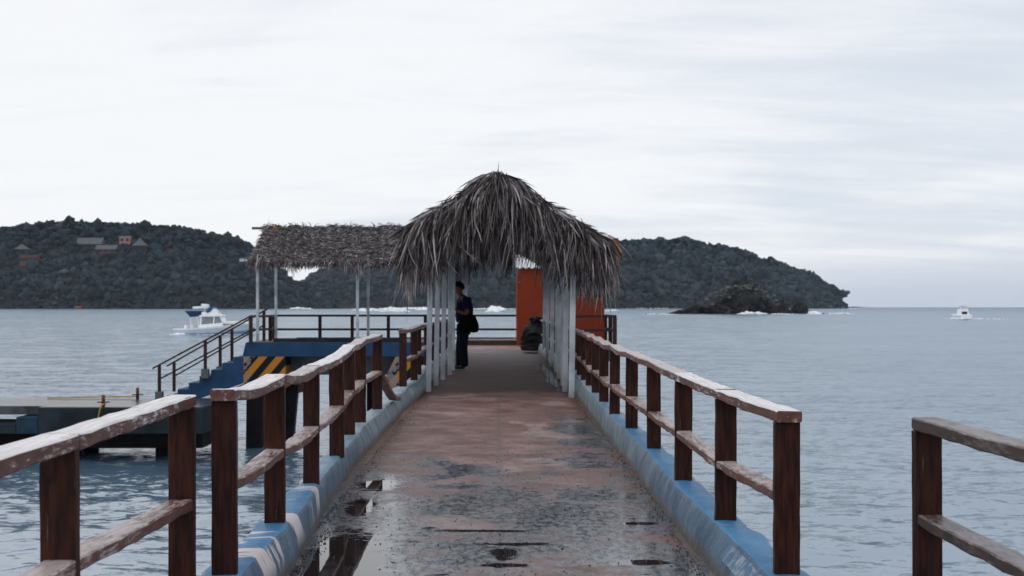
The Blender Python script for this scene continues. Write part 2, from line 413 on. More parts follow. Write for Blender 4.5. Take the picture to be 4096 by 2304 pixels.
# ------------------------------------------------------------------ tables
def deckz(y): return -1.42 + .006 * (min(y, 26) - 6)
LP = [(-1.24,5.80),(-1.238,7.10),(-1.255,8.60),(-1.27,10.1),(-1.355,11.65),(-1.375,12.8),(-1.355,14.4),(-1.335,18.1),(-1.27,19.5),(-1.30,21.0)]
LT = [-.375,-.379,-.400,-.380,-.350,-.326,-.315,-.325,-.310,-.30]
LM = [-.79,-.793,-.806,-.786,-.766,-.735,-.725,-.745,-.74,-.735]
LB = [1.215,1.205,1.19,1.18,1.17,1.165,1.16,1.14,1.13,1.125]
RP = [(1.32,5.80),(1.29,7.18),(1.27,8.67),(1.284,10.4),(1.27,12.0),(1.235,13.35),(1.245,14.8),(1.27,16.3),(1.29,17.7),(1.32,19.1),(1.34,20.5),(1.34,22.0)]
RT = [-.470,-.467,-.452,-.439,-.425,-.398,-.397,-.385,-.380,-.380,-.382,-.383]
RM = [-.84,-.868,-.844,-.858,-.846,-.81,-.81,-.81,-.812,-.80,-.80,-.80]
for y in (24, 26, 28, 30, 32, 34, 36, 38):
    LP.append((-1.32, y)); LT.append(-.31); LM.append(-.73); LB.append(1.11)
    RP.append((1.34, y)); RT.append(-.383); RM.append(-.80)
RB = [max(1.10, 1.215 - .012 * (p[1] - 6)) for p in RP]

def interp(tab, xs, y):
    if y <= xs[0]: return tab[0]
    for i in range(len(xs) - 1):
        if y <= xs[i+1]:
            t = (y - xs[i]) / (xs[i+1] - xs[i]); t = t * t * (3 - 2 * t)
            return tab[i] * (1 - t) + tab[i+1] * t
    return tab[-1]

# ------------------------------------------------------------------ setting: deck, kerbs
m = MB()
ys = [0.5 + .25 * i for i in range(int(45.5 / .25))]
NX = 10
rows = []
for y in ys:
    l, r = (-1.75, 2.05) if y < 5.45 else (-1.42, 1.42)
    rows.append([(l + (r - l) * i / NX, y, deckz(y)) for i in range(NX + 1)])
for r_ in rows: m.v += r_
for j in range(len(rows) - 1):
    for i in range(NX):
        a = j * (NX + 1) + i; m.f.append((a, a + 1, a + NX + 2, a + NX + 1))
prop(obj('walkway', m, M['deck'], smooth=True), 'long concrete pier walkway with a wet brown surface', kind='structure')
m = MB()
m.box(-1.44, 1.44, 5.4, 46.0, -1.78, -1.45)
m.box(-1.76, 2.06, .4, 5.4, -1.80, -1.46)
wb = thing('pier_substructure', (0, 6, -5.1), 'concrete slab and piles carrying the walkway over the water', 'pier')
obj('slab', m, M['greycon'], wb)
for y in (8, 16, 24, 32, 40):
    for x in (-.95, .95):
        t = MB(); t.tube([(x, y, -6.5), (x, y, -2.1)], .2, 14); obj('pile', t, M['pile'], wb, smooth=True)
    t = MB(); t.box(-1.3, 1.3, y - .25, y + .25, -2.15, -1.785); obj('cross_beam', t, M['greycon'], wb)

def kerb(name, side, label):
    sg = -1 if side == 'left' else 1
    P_ = LP if side == 'left' else RP; B_ = LB if side == 'left' else RB
    ys_ = [p[1] for p in P_]; w1, w2, w3 = wob(3 + sg), wob(8 + sg), wob(15 + sg)
    m = MB(); rings = []
    y = 5.42; yend = 46.0 if side == 'left' else 41.0
    while y < yend:
        xc = interp([p[0] for p in P_], ys_, y) ; zt = -interp(B_, ys_, y)
        zb = deckz(y) - .05
        a = abs(xc)
        base_in = (interp([1.085,1.10,1.20,1.235,1.215,1.13,1.12], [5.5,6.7,9.5,11,15.8,20,30], y) if sg < 0
                   else interp([1.12,1.137,1.14,1.15,1.17,1.2], [5.5,6.7,9,12,18,25], y))
        zi = zt + .006 * w1(y * 1.7)
        top_in = max(a - .075 + .018 * w2(y * .8), base_in + .03)
        top_out = a + .105 + .022 * w3(y * 1.1)
        pr = [(base_in - .005 + .012 * w3(y * .9), zb), (base_in + .3 * (top_in - base_in), zb + .6 * (zt - zb)), (top_in - .012, zi - .028), (top_in, zi - .008), (top_in + .02, zi),
              (a, zi + .003 * w3(y * 3)), (top_out - .02, zi - .004), (top_out, zi - .02), (top_out + .015, zb - .30), (base_in, zb - .30)]
        if sg > 0: pr = pr[::-1]
        rings.append([(sg * x, y, z) for x, z in pr]); y += .07
    m.rings(rings)
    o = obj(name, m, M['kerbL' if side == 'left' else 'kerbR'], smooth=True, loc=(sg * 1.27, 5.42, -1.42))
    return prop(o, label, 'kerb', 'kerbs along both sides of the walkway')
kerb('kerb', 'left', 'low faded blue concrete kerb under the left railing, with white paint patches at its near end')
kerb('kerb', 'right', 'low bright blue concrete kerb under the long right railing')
# widened near part
for sg, x0, lab in ((-1, 1.41, 'short near concrete kerb under the railing at the far left'), (1, 1.83, 'short near concrete kerb under the railing at the far right')):
    t = MB(); t.box(min(sg*(x0-.16), sg*(x0+.16)), max(sg*(x0-.16), sg*(x0+.16)), .6, 5.4, -1.47, -1.22)
    prop(obj('kerb', t, M['kerbR'], bevel=.02, loc=(sg * x0, 5.3, -1.47)), lab, 'kerb', 'kerbs along both sides of the walkway')

# grit along the kerbs
m = MB(); r = random.Random(5)
for i in range(5200):
    sg = r.choice((-1, 1)); y = 5.6 + 16 * r.random() ** 1.7
    inn = 1.12 if y < 8 else 1.17
    x = sg * (inn - abs(r.gauss(0, .05)) - (.02 if r.random() < .6 else r.random() * 1.3)); s_ = r.uniform(.0015, .006)
    if r.random() < .08: s_ *= 1.7
    z = deckz(y); a = r.random() * 3
    vs = [(x + s_*math.cos(a + q*1.57)*r.uniform(.7, 1.2), y + s_*math.sin(a + q*1.57)*r.uniform(.7, 1.2), z - .001) for q in range(4)]
    vs += [(v[0]*.6 + x*.4, v[1]*.6 + y*.4, z + s_*r.uniform(.7, 1.1)) for v in vs]
    m.add(vs, [(4,5,6,7),(0,1,5,4),(1,2,6,5),(2,3,7,6),(3,0,4,7)])
prop(obj('grit', m, M['stone']), 'loose dark grit lying along the foot of the kerbs', 'grit', kind='stuff')

# ------------------------------------------------------------------ timber railings
def plank_mb(pts, w, t, seed, rough=.006, step=.07):
    """hand-hewn board along pts (top centre line)"""
    pts = [Vector(p) for p in pts]; m = MB(); rings = []
    a, b, c, d = wob(seed), wob(seed + 1), wob(seed + 2), wob(seed + 3)
    L = 0; S = [pts[0]]; out = []
    for i in range(len(pts) - 1):
        n = max(1, int((pts[i+1] - pts[i]).length / step))
        for k in range(n): out.append(pts[i].lerp(pts[i+1], k / n))
    out.append(pts[-1])
    for i, p in enumerate(out):
        dr = (out[min(i+1, len(out)-1)] - out[max(i-1, 0)]).normalized()
        side = Vector((dr.y, -dr.x, 0)).normalized(); up = side.cross(dr)
        s = p.y * 2.0 + p.x
        wl = w/2 + rough * a(s); wr = w/2 + rough * b(s); zt = rough * .6 * c(s); zb = -t + rough * d(s)
        ch = .006
        prof = [(-wl, zb + ch), (-wl, zt - ch), (-wl + ch, zt), (wr - ch, zt + .4*rough*a(s*1.7)), (wr, zt - ch), (wr, zb + ch), (wr - ch, zb), (-wl + ch, zb)]
        rings.append([tuple(p + side * x + up * z) for x, z in prof])
    m.rings(rings); return m
def span(p, q, sag, bow=0, n=14, e=0.0):
    return [(p[0]*(1-t)+q[0]*t + bow*math.sin(math.pi*t), p[1]*(1-t)+q[1]*t, p[2]*(1-t)+q[2]*t - sag*math.sin(math.pi*t)**1.0 ) for t in [i/n for i in range(n+1)]]

def railing(name, P_, T_, M_, B_, segs, label, seed, w=.112, d=.05, top='rail', sags=None, skip_mid=(), endover=.03, mids='midrail', bows=None, farover=0):
    b = thing(name, (P_[0][0], P_[0][1], -B_[0]), label, 'railing', 'timber railings along the walkway')
    r = random.Random(seed)
    for i, (x, y) in enumerate(P_):
        t = MB(); zt = T_[i] - .055; lean = r.uniform(-.004, .004); ww = w/2 + r.uniform(-.003, .003)
        n = 7; rings = []
        wa = wob(seed * 7 + i)
        for k in range(n + 1):
            z = -B_[i] - .02 + (zt + B_[i] + .02) * k / n; ox = lean * k / n
            e = .0025 * wa(z * 3)
            rings.append([(x - ww + ox + e, y - d/2, z), (x + ww + ox - e*.6, y - d/2, z), (x + ww + ox - e*.6, y + d/2, z), (x - ww + ox + e, y + d/2, z)])
        t.rings(rings)
        obj('post', t, M['post'], b, bevel=.005)
    for k, sg in enumerate(segs):
        pts = []
        for i in range(sg[0], sg[1]):
            s_ = sags[i] if sags and i < len(sags) else .012
            bw = bows[i] if bows and i < len(bows) else 0
            q = span((*P_[i], T_[i]), (*P_[i+1], T_[i+1]), s_, bw)
            pts += q if not pts else q[1:]
        if sg[0] == 0: pts = [(pts[0][0], pts[0][1] - endover - d/2, pts[0][2])] + pts
        if farover and sg[1] == len(P_) - 1: pts = pts + [(pts[-1][0], pts[-1][1] + farover, pts[-1][2])]
        if sg[0] != 0: pts[0] = (pts[0][0], pts[0][1] + .004, pts[0][2])
        obj('top_rail', plank_mb(pts, w + .006, .053, seed * 31 + k * 5), M[sg[2] if len(sg) > 2 else top], b)
    for i in range(len(P_) - 1):
        if i in skip_mid: continue
        y0 = P_[i][1] + d/2 - .001; y1 = P_[i+1][1] - d/2 + .001
        s_ = (sags[i] if sags and i < len(sags) else .012) * .8
        pts = span((P_[i][0], y0, M_[i]), (P_[i+1][0], y1, M_[i+1]), s_, (bows[i] if bows and i < len(bows) else 0))
        obj('mid_rail', plank_mb(pts, w - .006, .048, seed * 17 + i * 3), M[mids], b)
    return b

railing('wooden_railing', LP[:7], LT[:7], LM[:7], LB[:7], [(0,1,'railpale'),(1,2,'rail'),(2,4,'railpale'),(4,5,'rail'),(5,6,'rail')],
        'wavy brown timber railing on the left kerb, between the near gap and the fallen plank', 3,
        sags=[.028,.026,.006,.020,.012,.006], bows=[-.012,.006,.01,-.01,.01,0], farover=.05)
railing('wooden_railing', LP[7:], LT[7:], LM[7:], LB[7:], [(0,1),(1,3),(3,6),(6,10)],
        'brown timber railing on the left kerb running beside the white shelter posts', 4, sags=[.01]*10)
railing('wooden_railing', RP, RT, RM, RB, [(0,1,'railpale'),(1,2,'railpale'),(2,6,'rail'),(6,9,'rail'),(9,19,'rail')],
        'long worn timber railing on the bright blue right kerb', 5, sags=[.004,.004,.006,.012,.02,.02,.022,.02,.02,.02,.01], bows=[0,0,0,.01,.0,-.01,.012,-.01,.01,0])
railing('wooden_railing', [(-1.355,.8),(-1.37,2.2),(-1.378,4.02),(-1.415,5.72)], [-.40,-.40,-.402,-.398], [-.81,-.81,-.80,-.865], [1.24]*4,
        [(0,2,'railpale'),(2,3,'railpale')], 'nearest railing at the far left with whitish worn top rail', 6, sags=[0,.0,.002], farover=.035, d=.05)
railing('wooden_railing', [(1.865,.9),(1.862,2.5),(1.845,4.0),(1.828,5.40)], [-.476,-.476,-.476,-.472], [-.895,-.895,-.893,-.879], [1.24]*4,
        [(0,3,'raildark')], 'nearest railing at the far right with dark wet grained boards', 7, sags=[0,0,.004], mids='raildark', farover=.03, d=.06)
# fallen plank
m = plank_mb([(-1.315, 14.46, -.765), (-1.275, 14.9, -.96), (-1.25, 15.25, -1.075), (-1.225, 15.6, -1.10)], .10, .05, 77)
prop(obj('plank', m, M['midrail'], loc=(-1.25, 15.5, -1.14)), 'broken board hanging from the left railing down onto the kerb', 'plank')

# ------------------------------------------------------------------ leaf strips
class Strips:
    def __init__(s): s.V = []; s.Q = []; s.n = 0
    def strip(s, p, d, L, w, droop, r, n=5, curl=.38):
        """one palm leaflet"""
        p = np.array(p, float); d = np.array(d, float); d /= np.linalg.norm(d)
        side = np.cross(d, [r.uniform(-1, 1), r.uniform(-1, 1), r.uniform(-.4, .4)]); side /= (np.linalg.norm(side) + 1e-9)
        st = L / n; tw = np.array([r.gauss(0, curl), r.gauss(0, curl), 0])
        for k in range(n + 1):
            t = k / n; ww = w * (.55 + 1.2*t) if t < .35 else w * (1 - ((t - .35) / .65) ** 1.6)
            ww = max(ww, w * .05) * .5
            s.V.append(p - side * ww); s.V.append(p + side * ww)
            if k < n:
                a = s.n + 2 * k; s.Q.append((a, a + 1, a + 3, a + 2))
            p = p + d * st
            if r.random() < .05: tw = np.array([r.gauss(0, 1.6), r.gauss(0, 1.2), r.gauss(0, .5)])
            d = d + np.array([0, 0, -droop]) * st + tw * st; d /= np.linalg.norm(d)
            side = side - d * side.dot(d); side /= (np.linalg.norm(side) + 1e-9)
        s.n += 2 * (n + 1)
    def clump(s, p, d, L, w, droop, r, cnt, spread=.25, jit=.03, n=5):
        for _ in range(cnt):
            dd = [d[i] + r.gauss(0, spread) * (1 if i < 2 else .5) for i in range(3)]
            pp = [p[0] + r.gauss(0, jit), p[1] + r.gauss(0, jit), p[2] + r.gauss(0, jit * .5)]
            s.strip(pp, dd, L * r.uniform(.6, 1.1), w * r.uniform(.6, 1.3), droop * r.uniform(.7, 1.4), r, n)
    def mesh(s): return np.array(s.V), np.array(s.Q)

# ------------------------------------------------------------------ main palm shelter
YS = 18.5
sh = thing('palm_shelter', (0, 18.8, deckz(19)), 'long thatched palm shelter on white posts standing over the walkway', 'shelter')
lp_y = [19.9, 21.3, 22.85, 24.35, 25.9, 33.0, 34.2]; lp_x = [-1.071, -1.02, -.973, -.906, -.90, -.895, -.84]
for i, y in enumerate(lp_y):
    x = lp_x[i]
    t = MB(); zb = deckz(y) + .0; zt = 1.28
    rr = [[(x-.04+ox, y-.04, z), (x+.04+ox, y-.04, z), (x+.04+ox, y+.04, z), (x-.04+ox, y+.04, z)] for z, ox in ((zb, 0), (zt, .045 if i < 3 else .02))]
    t.rings(rr); obj('post', t, M['white'], sh, bevel=.006)
rp_y = [18.75, 19.9, 21.4, 23.2, 25.2, 27.6, 30.4, 34.2]
for i, y in enumerate(rp_y):
    x = 1.10 + (y - 18.75) * .0098 + (.02 * math.sin(i * 1.9) if i else 0)
    if i == 1: x = 1.065
    t = MB(); zb = deckz(y)
    rr = [[(x-.042+ox, y-.035, z), (x+.042+ox, y-.035, z), (x+.042+ox, y+.035, z), (x-.042+ox, y+.035, z)] for z, ox in ((zb, 0), (1.25, .03))]
    t.rings(rr); obj('post', t, M['white'], sh, bevel=.006)
YB = 34.5
t = MB(); t.box(-1.12, -1.0, YS + .2, YB, 1.18, 1.28); obj('wall_beam', t, M['white'], sh)
t = MB(); t.box(1.06, 1.18, YS + .2, YB, 1.16, 1.26); obj('wall_beam', t, M['white'], sh)
SL = .53; RZ = 1.77
EL, ER = -1.20, 1.52
def roofz(x): return RZ - SL * abs(x) - .03 * x * x
for y in [YS + .1 + 1.6 * k for k in range(10)]:
    for e in (EL, ER):
        t = MB(); t.bar((0, y, RZ - .03), (e * .98, y, roofz(e) - .03), .05, .07); obj('rafter', t, M['white'], sh)
for z in (Z_(504, 19.3), Z_(529, 19.3), Z_(551, 19.3)):
    hw = (RZ - z) / SL * .8 + .1
    t = MB(); t.box(-min(hw, .75), min(hw, .8), 19.35, 19.38, z - .028, z + .028); obj('gable_slat', t, M['white'], sh)
# solid under-layer of old thatch
m = MB()
for e in (EL, ER):
    n = 8
    for a, b_ in ((0, .04),):
        top = [(e * k / n, roofz(e * k / n) + .045) for k in range(n + 1)]; bot = [(e * k / n, roofz(e * k / n)) for k in range(n, -1, -1)]
        m.prism(top + bot, YS + .12, YB)
obj('roof_deck', m, M['under'], sh)
S = Strips(); r = random.Random(21)
# slopes
for e in (EL, ER):
    sx = 1 if e > 0 else -1
    for i in range(620):
        y = YS + (YB - YS) * (r.random() ** 1.8); u = r.random()
        x = e * (.02 + .98 * u)
        S.clump((x, y, roofz(x) + .07), (sx * .9, r.uniform(-.45, .2), -.50), .5, .030, .8, r, 8, .2, .04, 4)
    # eave fringe
    for i in range(520):
        y = YS + (YB - YS) * (r.random() ** 1.15)
        S.clump((e * r.uniform(.90, 1.0), y, roofz(e) + .03 + r.uniform(0, .08)), (sx * .22, r.uniform(-.5, .3), -.5), r.uniform(.5, .9), .030, 3.2, r, 8, .14, .04, 5)
# frayed flat tufts along the roof line
for i in range(900):
    u = r.uniform(-1, 1); x = (ER if u > 0 else -EL) * u; sx = 1 if x > 0 else -1
    S.strip((x, YS + r.random() ** 2 * 2.5, roofz(x) + r.uniform(.07, .13)), (sx * r.uniform(.3, 1), r.uniform(-.6, .2), r.uniform(-.55, .05)), r.uniform(.12, .34), r.uniform(.012, .03), 1.2, r, 4, .5)
# ridge cap
for i in range(160):
    y = YS + (YB - YS) * (r.random() ** 2)
    sx = r.choice((-1, 1))
    S.clump((sx * r.uniform(0, .1), y, RZ + .10), (sx * .6, r.uniform(-.5, .1), -.1), .6, .04, 2.6, r, 7, .2, .04, 6)
obj('roof_thatch', S.mesh(), M['thatch'], sh)
# front gable: long hanging fronds
S = Strips(); r = random.Random(5)
# peak crown
for i in range(70):
    x = r.gauss(.06, .085)
    S.clump((x, YS + r.uniform(-.05, .15), RZ + .17 - abs(x) * .5), (x * 1.5 + r.gauss(0, .15), r.uniform(-.7, -.15), -.30), r.uniform(.4, 1.0), .028, 2.6, r, 11, .16, .035, 8)
for i in range(230):
    u = r.uniform(-1, 1); x = (ER if u > 0 else -EL) * u
    z = roofz(x) + .085 + r.uniform(-.05, .03)
    sx = 1 if x > 0 else -1
    L = r.uniform(.30, 1.05) * (1.0 if abs(x) > .45 else 1.15)
    S.clump((x, YS + r.uniform(-.02, .12), z), (sx * r.uniform(-.15, .4), r.uniform(-.6, -.1), r.uniform(-.8, -.2)), L, .025, 2.6, r, 13, .20, .05, 8)
S.strip((.02, YS, RZ + .15), (.02, 0, 1), .20, .012, 0, r, 3, .02)
for i in range(170):      # fine split leaflets
    u = r.uniform(-1, 1); x = (ER if u > 0 else -EL) * u; sx = 1 if x > 0 else -1
    S.clump((x, YS + r.uniform(-.06, .06), roofz(x) + r.uniform(-.5, .1)), (sx * r.uniform(-.2, .4), r.uniform(-.5, -.1), r.uniform(-.9, -.3)), r.uniform(.3, .8), .013, 2.4, r, 9, .26, .06, 7)
# outer hanging corners
for i in range(115):
    sd = r.choice((-1, 1)); e = EL if sd < 0 else ER
    x = e + sd * r.uniform(-.45, .0); z = roofz(x) + r.uniform(-.12, .1)
    S.clump((x, YS + r.uniform(-.1, .5), z), (sd * r.uniform(0, .35), r.uniform(-.3, .0), -.6), r.uniform(.6, 1.0), .026, 2.5, r, 10, .13, .04, 7)
# curtain behind the gable, from wall plate height
for i in range(150):
    x = r.uniform(-1.35, 1.5); z = min(roofz(x), 1.5) + r.uniform(-.3, .02)
    if .18 < x < .8: z = max(z, 1.32)
    S.clump((x, YS + r.uniform(.15, 1.2), z), (r.gauss(0, .1), r.uniform(-.15, .1), -1), (r.uniform(.45, .8) if not .18 < x < .8 else r.uniform(.35, .6)) * (1.0 if abs(x) < 1.0 else 1.25), .03, 1.5, r, 7, .10, .05, 6)
for i in range(60):
    x = r.uniform(.22, .85)
    S.clump((x, YS + r.uniform(.3, 1.5), r.uniform(1.2, 1.36)), (r.gauss(0, .1), 0, -1), r.uniform(.40, .62), .028, 1.2, r, 7, .10, .05, 5)
obj('gable_fringe', S.mesh(), M['thatch'], sh)
# inner and rear fringes
S = Strips(); r = random.Random(9)
for yb in (22.5, 26, 30, YB):
    for i in range(46 if yb < YB else 90):
        x = r.uniform(-1.3, 1.4)
        if x > 45 * yb / 3200 - .05 and x < 115 * yb / 3200: continue
        z = min(roofz(x), 1.75) - .02 - r.uniform(0, .25)
        S.clump((x, yb + r.uniform(-.3, .3), z), (r.gauss(0, .1), r.gauss(0, .1), -1), r.uniform(.3, .55) if yb < YB else r.uniform(.4, .75), .03, 1.5, r, 6, .12, .06, 4)
obj('inner_fringe', S.mesh(), M['thatch'], sh)
# one pale hanging frond on the left, rusty leaves on the right
S = Strips(); r = random.Random(3)
p0 = (X_(1032, 18.8), 18.8, Z_(668, 18.8))
S.clump(p0, (-.10, 0, -1), .62, .020, .3, r, 26, .11, .02, 7)
S.clump((X_(1022, 18.8), 18.8, Z_(640, 18.8)), (-.05, 0, -1), .85, .016, .3, r, 16, .12, .02, 7)
obj('hanging_frond', S.mesh(), M['straw'], sh, label='pale frond hanging lowest at the left corner')
S = Strips(); r = random.Random(4)
S.clump((X_(1532, 18.7), 18.72, Z_(598, 18.7)), (.25, -.3, -.7), .5, .03, 2.2, r, 26, .22, .05, 7)
obj('rusty_frond', S.mesh(), M['thatchbrown'], sh, label='rust-coloured leaves on the right corner')

# ------------------------------------------------------------------ far platform, blue edge, brackets, stairs
PZ = -1.30
pf = thing('pier_platform', (-5, 46, -5.1), 'blue-edged concrete platform on dark piles at the end of the walkway', 'platform')
XL = X_(618, 46); XI = X_(1003, 46)
m = MB(); m.prism([(XL, PZ), (XL - .12, -1.81), (3.9, -1.81), (3.9, PZ)], 46.0, 46.25); obj('edge_beam', m, M['bluewall'], pf, bevel=.01)
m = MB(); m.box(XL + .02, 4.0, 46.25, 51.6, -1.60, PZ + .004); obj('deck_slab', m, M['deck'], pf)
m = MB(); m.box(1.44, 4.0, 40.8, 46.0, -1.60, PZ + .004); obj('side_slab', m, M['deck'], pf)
m = MB(); m.box(1.46, 3.92, 40.6, 40.8, -1.75, PZ - .02); obj('side_beam', m, M['bluewall'], pf)
m = MB(); m.box(XL + 1.2, XI + 1, 47.2, 47.5, Z_(943, 47.2), -1.605); obj('rear_wall', m, M['greycon'], pf)
# striped brackets
Y0 = 46
# each bracket keeps its own stripe origin
def striped(px0, px1, slant0, slant1, py1):
    m = MB(); x0, x1 = X_(px0, Y0), X_(px1, Y0)
    m.prism([(x0, -1.812), (x1, -1.812), (x1 + slant1, Z_(py1, Y0)), (x0 + slant0, Z_(py1, Y0))], 45.97, 47.15)
    loc = (x0, Y0, -1.812); bb = MB(); bb.v = m.v; bb.f = m.f
    base = base_of(pf)
    me = bpy.data.meshes.new('striped_bracket'); me.from_pydata([(v[0]-loc[0], v[1]-loc[1], v[2]-loc[2]) for v in m.v], [], m.f)
    bm = bmesh.new(); bm.from_mesh(me); bmesh.ops.recalc_face_normals(bm, faces=bm.faces); bm.to_mesh(me); bm.free()
    me.materials.append(M['stripes'])
    o = bpy.data.objects.new('striped_bracket', me); COL.objects.link(o); o.parent = pf
    o.location = (loc[0]-base.x, loc[1]-base.y, loc[2]-base.z)
striped(613, 718, .0, .02, 975); striped(995, 1050, -.55, .0, 978)
m = MB(); m.prism([(X_(640, 47), Z_(950, 47)), (X_(775, 47), Z_(950, 47)), (X_(770, 47), Z_(985, 47)), (X_(700, 47), Z_(1000, 47)), (X_(640, 47), Z_(985, 47))], 47.16, 47.9); obj('cap_beam', m, simple('brown_stained_concrete', (.06, .04, .035), .8), pf)
def pile(p, q, w=.35):
    m = MB(); m.bar(p, q, w, w); return obj('pile', m, M['pile'], pf)
pile((X_(642, 46.5), 46.5, -6.5), (X_(645, 46.5), 46.5, -2.6), .60)
pile((X_(672, 47.5), 47.5, -6.5), (X_(672, 47.5), 47.5, -2.6), .36)
pile((X_(712, 47), 47.3, -6.5), (X_(734, 47), 47.3, -2.9), .42)
for x in (X_(1020, 48), -.4, 2.5, 3.7): pile((x, 48, -6.5), (x, 48, -1.6), .45)
for x in (-8.3, -5, 1, 3.7): pile((x, 51, -6.5), (x, 51, -1.6), .4)
m = MB(); m.box(X_(688, 46.3), XI, 46.26, 46.45, PZ + .005, PZ + .145); obj('front_kerb', m, M['darkcon'], pf)
m = MB(); m.box(-1.1, .66, 42.7, 42.95, PZ + .005, PZ + .16); obj('cross_kerb', m, simple('dark_brown_kerb', (.045, .028, .026), .7), pf)
# low kerb round the back
m = MB(); m.box(XL + 1.0, 3.9, 51.3, 51.55, PZ + .004, PZ + .05); obj('rear_kerb', m, simple('dark_red_kerb', (.05, .028, .026), .7), pf)

def slim_rail(name, posts, tz, mz, label, bz, skip=(), extra=None, mat='tankpost'):
    b = thing(name, (posts[0][0], posts[0][1], bz), label, 'railing', 'slim dark railings round the far platform')
    for (x, y) in posts:
        t = MB(); t.box(x - .065, x + .065, y - .05, y + .05, bz, tz - .03); obj('post', t, M[mat], b, bevel=.006)
    for i in range(len(posts) - 1):
        p, q = posts[i], posts[i+1]
        for k, z in enumerate((tz, mz)):
            t = MB(); t.bar((p[0], p[1], z), (q[0], q[1], z), .12, .085); obj('top_rail' if k == 0 else 'mid_rail', t, M['ironrail'], b)
    return b
fp = [(X_(p, 51.2), 51.2) for p in (690, 805, 886, 977, 1070)] + [(1.2, 51.2), (3.75, 51.2)]
slim_rail('platform_railing', fp, Z_(794, 51.2), Z_(828.5, 51.2), 'dark slim railing along the seaward back edge of the far platform', PZ + .05)
slim_rail('platform_railing', [(1.50, 41.0), (3.80, 41.0), (3.80, 42.6), (3.80, 44.6), (3.80, 47.6), (3.8, 50.6)], Z_(796, 41), Z_(831, 41), 'dark slim railing wrapping the corner beside the orange booth', PZ + .004)
slim_rail('platform_railing', [(X_(631, 46.4), 46.4), (X_(663, 46.9), 48.3), (X_(688, 51), 50.9)], Z_(796, 46.4), Z_(830, 46.4), 'short dark railing at the head of the blue stairs', PZ + .004)

st = thing('concrete_staircase', (X_(447, 46), 46, -3.33), 'blue concrete stairs going down from the platform to the low dock', 'stairs')
sx = [614, 588, 559, 531, 502, 475, 447, 420]; sy = [898, 913, 930, 946, 963, 979, 995]
pts = []
for i in range(len(sy)):
    pts += [(X_(sx[i], 46), Z_(sy[i], 46)), (X_(sx[i+1], 46), Z_(sy[i], 46))]
pts += [(X_(sx[len(sy)], 46), -3.35), (X_(455, 46), -3.55), (X_(614, 46), Z_(962, 46))]
m = MB(); m.prism(pts, 45.98, 48.2); obj('steps', m, M['bluewall'], st, bevel=.01)
m = MB(); m.prism([(X_(614, 46), Z_(965, 46)), (X_(480, 46), -3.60), (X_(480, 46), -3.8), (X_(614, 46), Z_(985, 46))], 46.1, 48.1); obj('stringer', m, M['darkcon'], st)
def handrail(dx, Y, pxs, line, label, ext, foot):
    b = thing('stair_handrail', (X_(pxs[0][0], Y), Y, Z_(pxs[0][1], Y)), label, 'handrail', 'handrails on the blue stairs')
    f = lambda px: line[0][1] + (px - line[0][0]) * (line[1][1] - line[0][1]) / (line[1][0] - line[0][0])
    for px, py in pxs:
        x = X_(px, Y); t = MB(); t.box(x - .055, x + .055, Y - .04, Y + .04, Z_(py, Y), Z_(f(px), Y) - .02); obj('post', t, M['tankpost'], b, bevel=.006)
    for px, py in foot:
        x = X_(px, Y); t = MB(); t.box(x - .13, x + .13, Y - .12, Y + .12, Z_(py, Y) - .34, Z_(py, Y)); obj('foot_block', t, M['greycon'], b, bevel=.01)
    for off, ww in ((0, .055), (36, .05)):
        a, c = (line[0][0], line[1][0]) if off == 0 else (pxs[0][0], pxs[-1][0])
        t = MB(); t.bar((X_(a, Y), Y, Z_(f(a) + off, Y)), (X_(c, Y), Y, Z_(f(c) + off, Y)), .09, ww); obj('top_rail' if off == 0 else 'mid_rail', t, M['ironrail'], b)
handrail(0, 45.9, [(401, 985), (516.5, 928), (631, 862)], [(384, 927), (631, 795)], 'stair handrail on the side nearer the camera, ending beside the platform corner', 0, [(401, 985), (516.5, 928)])
handrail(0, 48.0, [(438, 985), (554, 922), (583.5, 908), (664, 857)], [(420, 921), (673, 777)], 'stair handrail on the seaward side, rising higher above the platform', 0, [(554, 922), (583.5, 908)])

# low dock
DZ = -3.33
dk = thing('low_dock', (-14, 42, -5.1), 'low dark concrete boat dock at the foot of the blue stairs', 'dock')
xd = X_(470, 42)
m = MB(); m.box(X_(95, 41.8), xd + .6, 41.8, 46.0, DZ - .86, DZ); obj('dock_block', m, M['darkcon'], dk, bevel=.03)
m = MB(); m.box(X_(95, 41.8) + .02, xd + .55, 41.85, 45.98, DZ + .001, DZ + .02); obj('dock_top', m, M['docktop'], dk)
m = MB(); m.box(-30, X_(95, 41.8), 42.3, 46.0, DZ - .26, DZ + .02); obj('dock_slab', m, M['docktop'], dk)
m = MB(); m.box(X_(40, 41.8), X_(95, 41.8) - .003, 41.8, 42.8, DZ - .86, DZ - .30); obj('dock_step', m, M['dockblue'], dk, bevel=.03)
m = MB(); m.box(-30, X_(40, 41.8) - .003, 41.8, 43.6, DZ - .86, DZ - .52); obj('dock_step', m, M['darkcon'], dk, bevel=.03)
for x in (-29, -24, -18.5, -14.5, -11.4):
    for y in (43.6, 45.4):
        t = MB(); t.tube([(x, y, -6.5), (x, y, DZ - .28)], .3, 10); obj('pile', t, M['pile'], dk, smooth=True)
m = MB(); m.box(-17.0, xd + .3, 42.9, 45.6, DZ - 1.45, DZ - .865); obj('shade_skirt', m, M['pile'], dk)  # dark filler added for the shade below the dock, no real beam
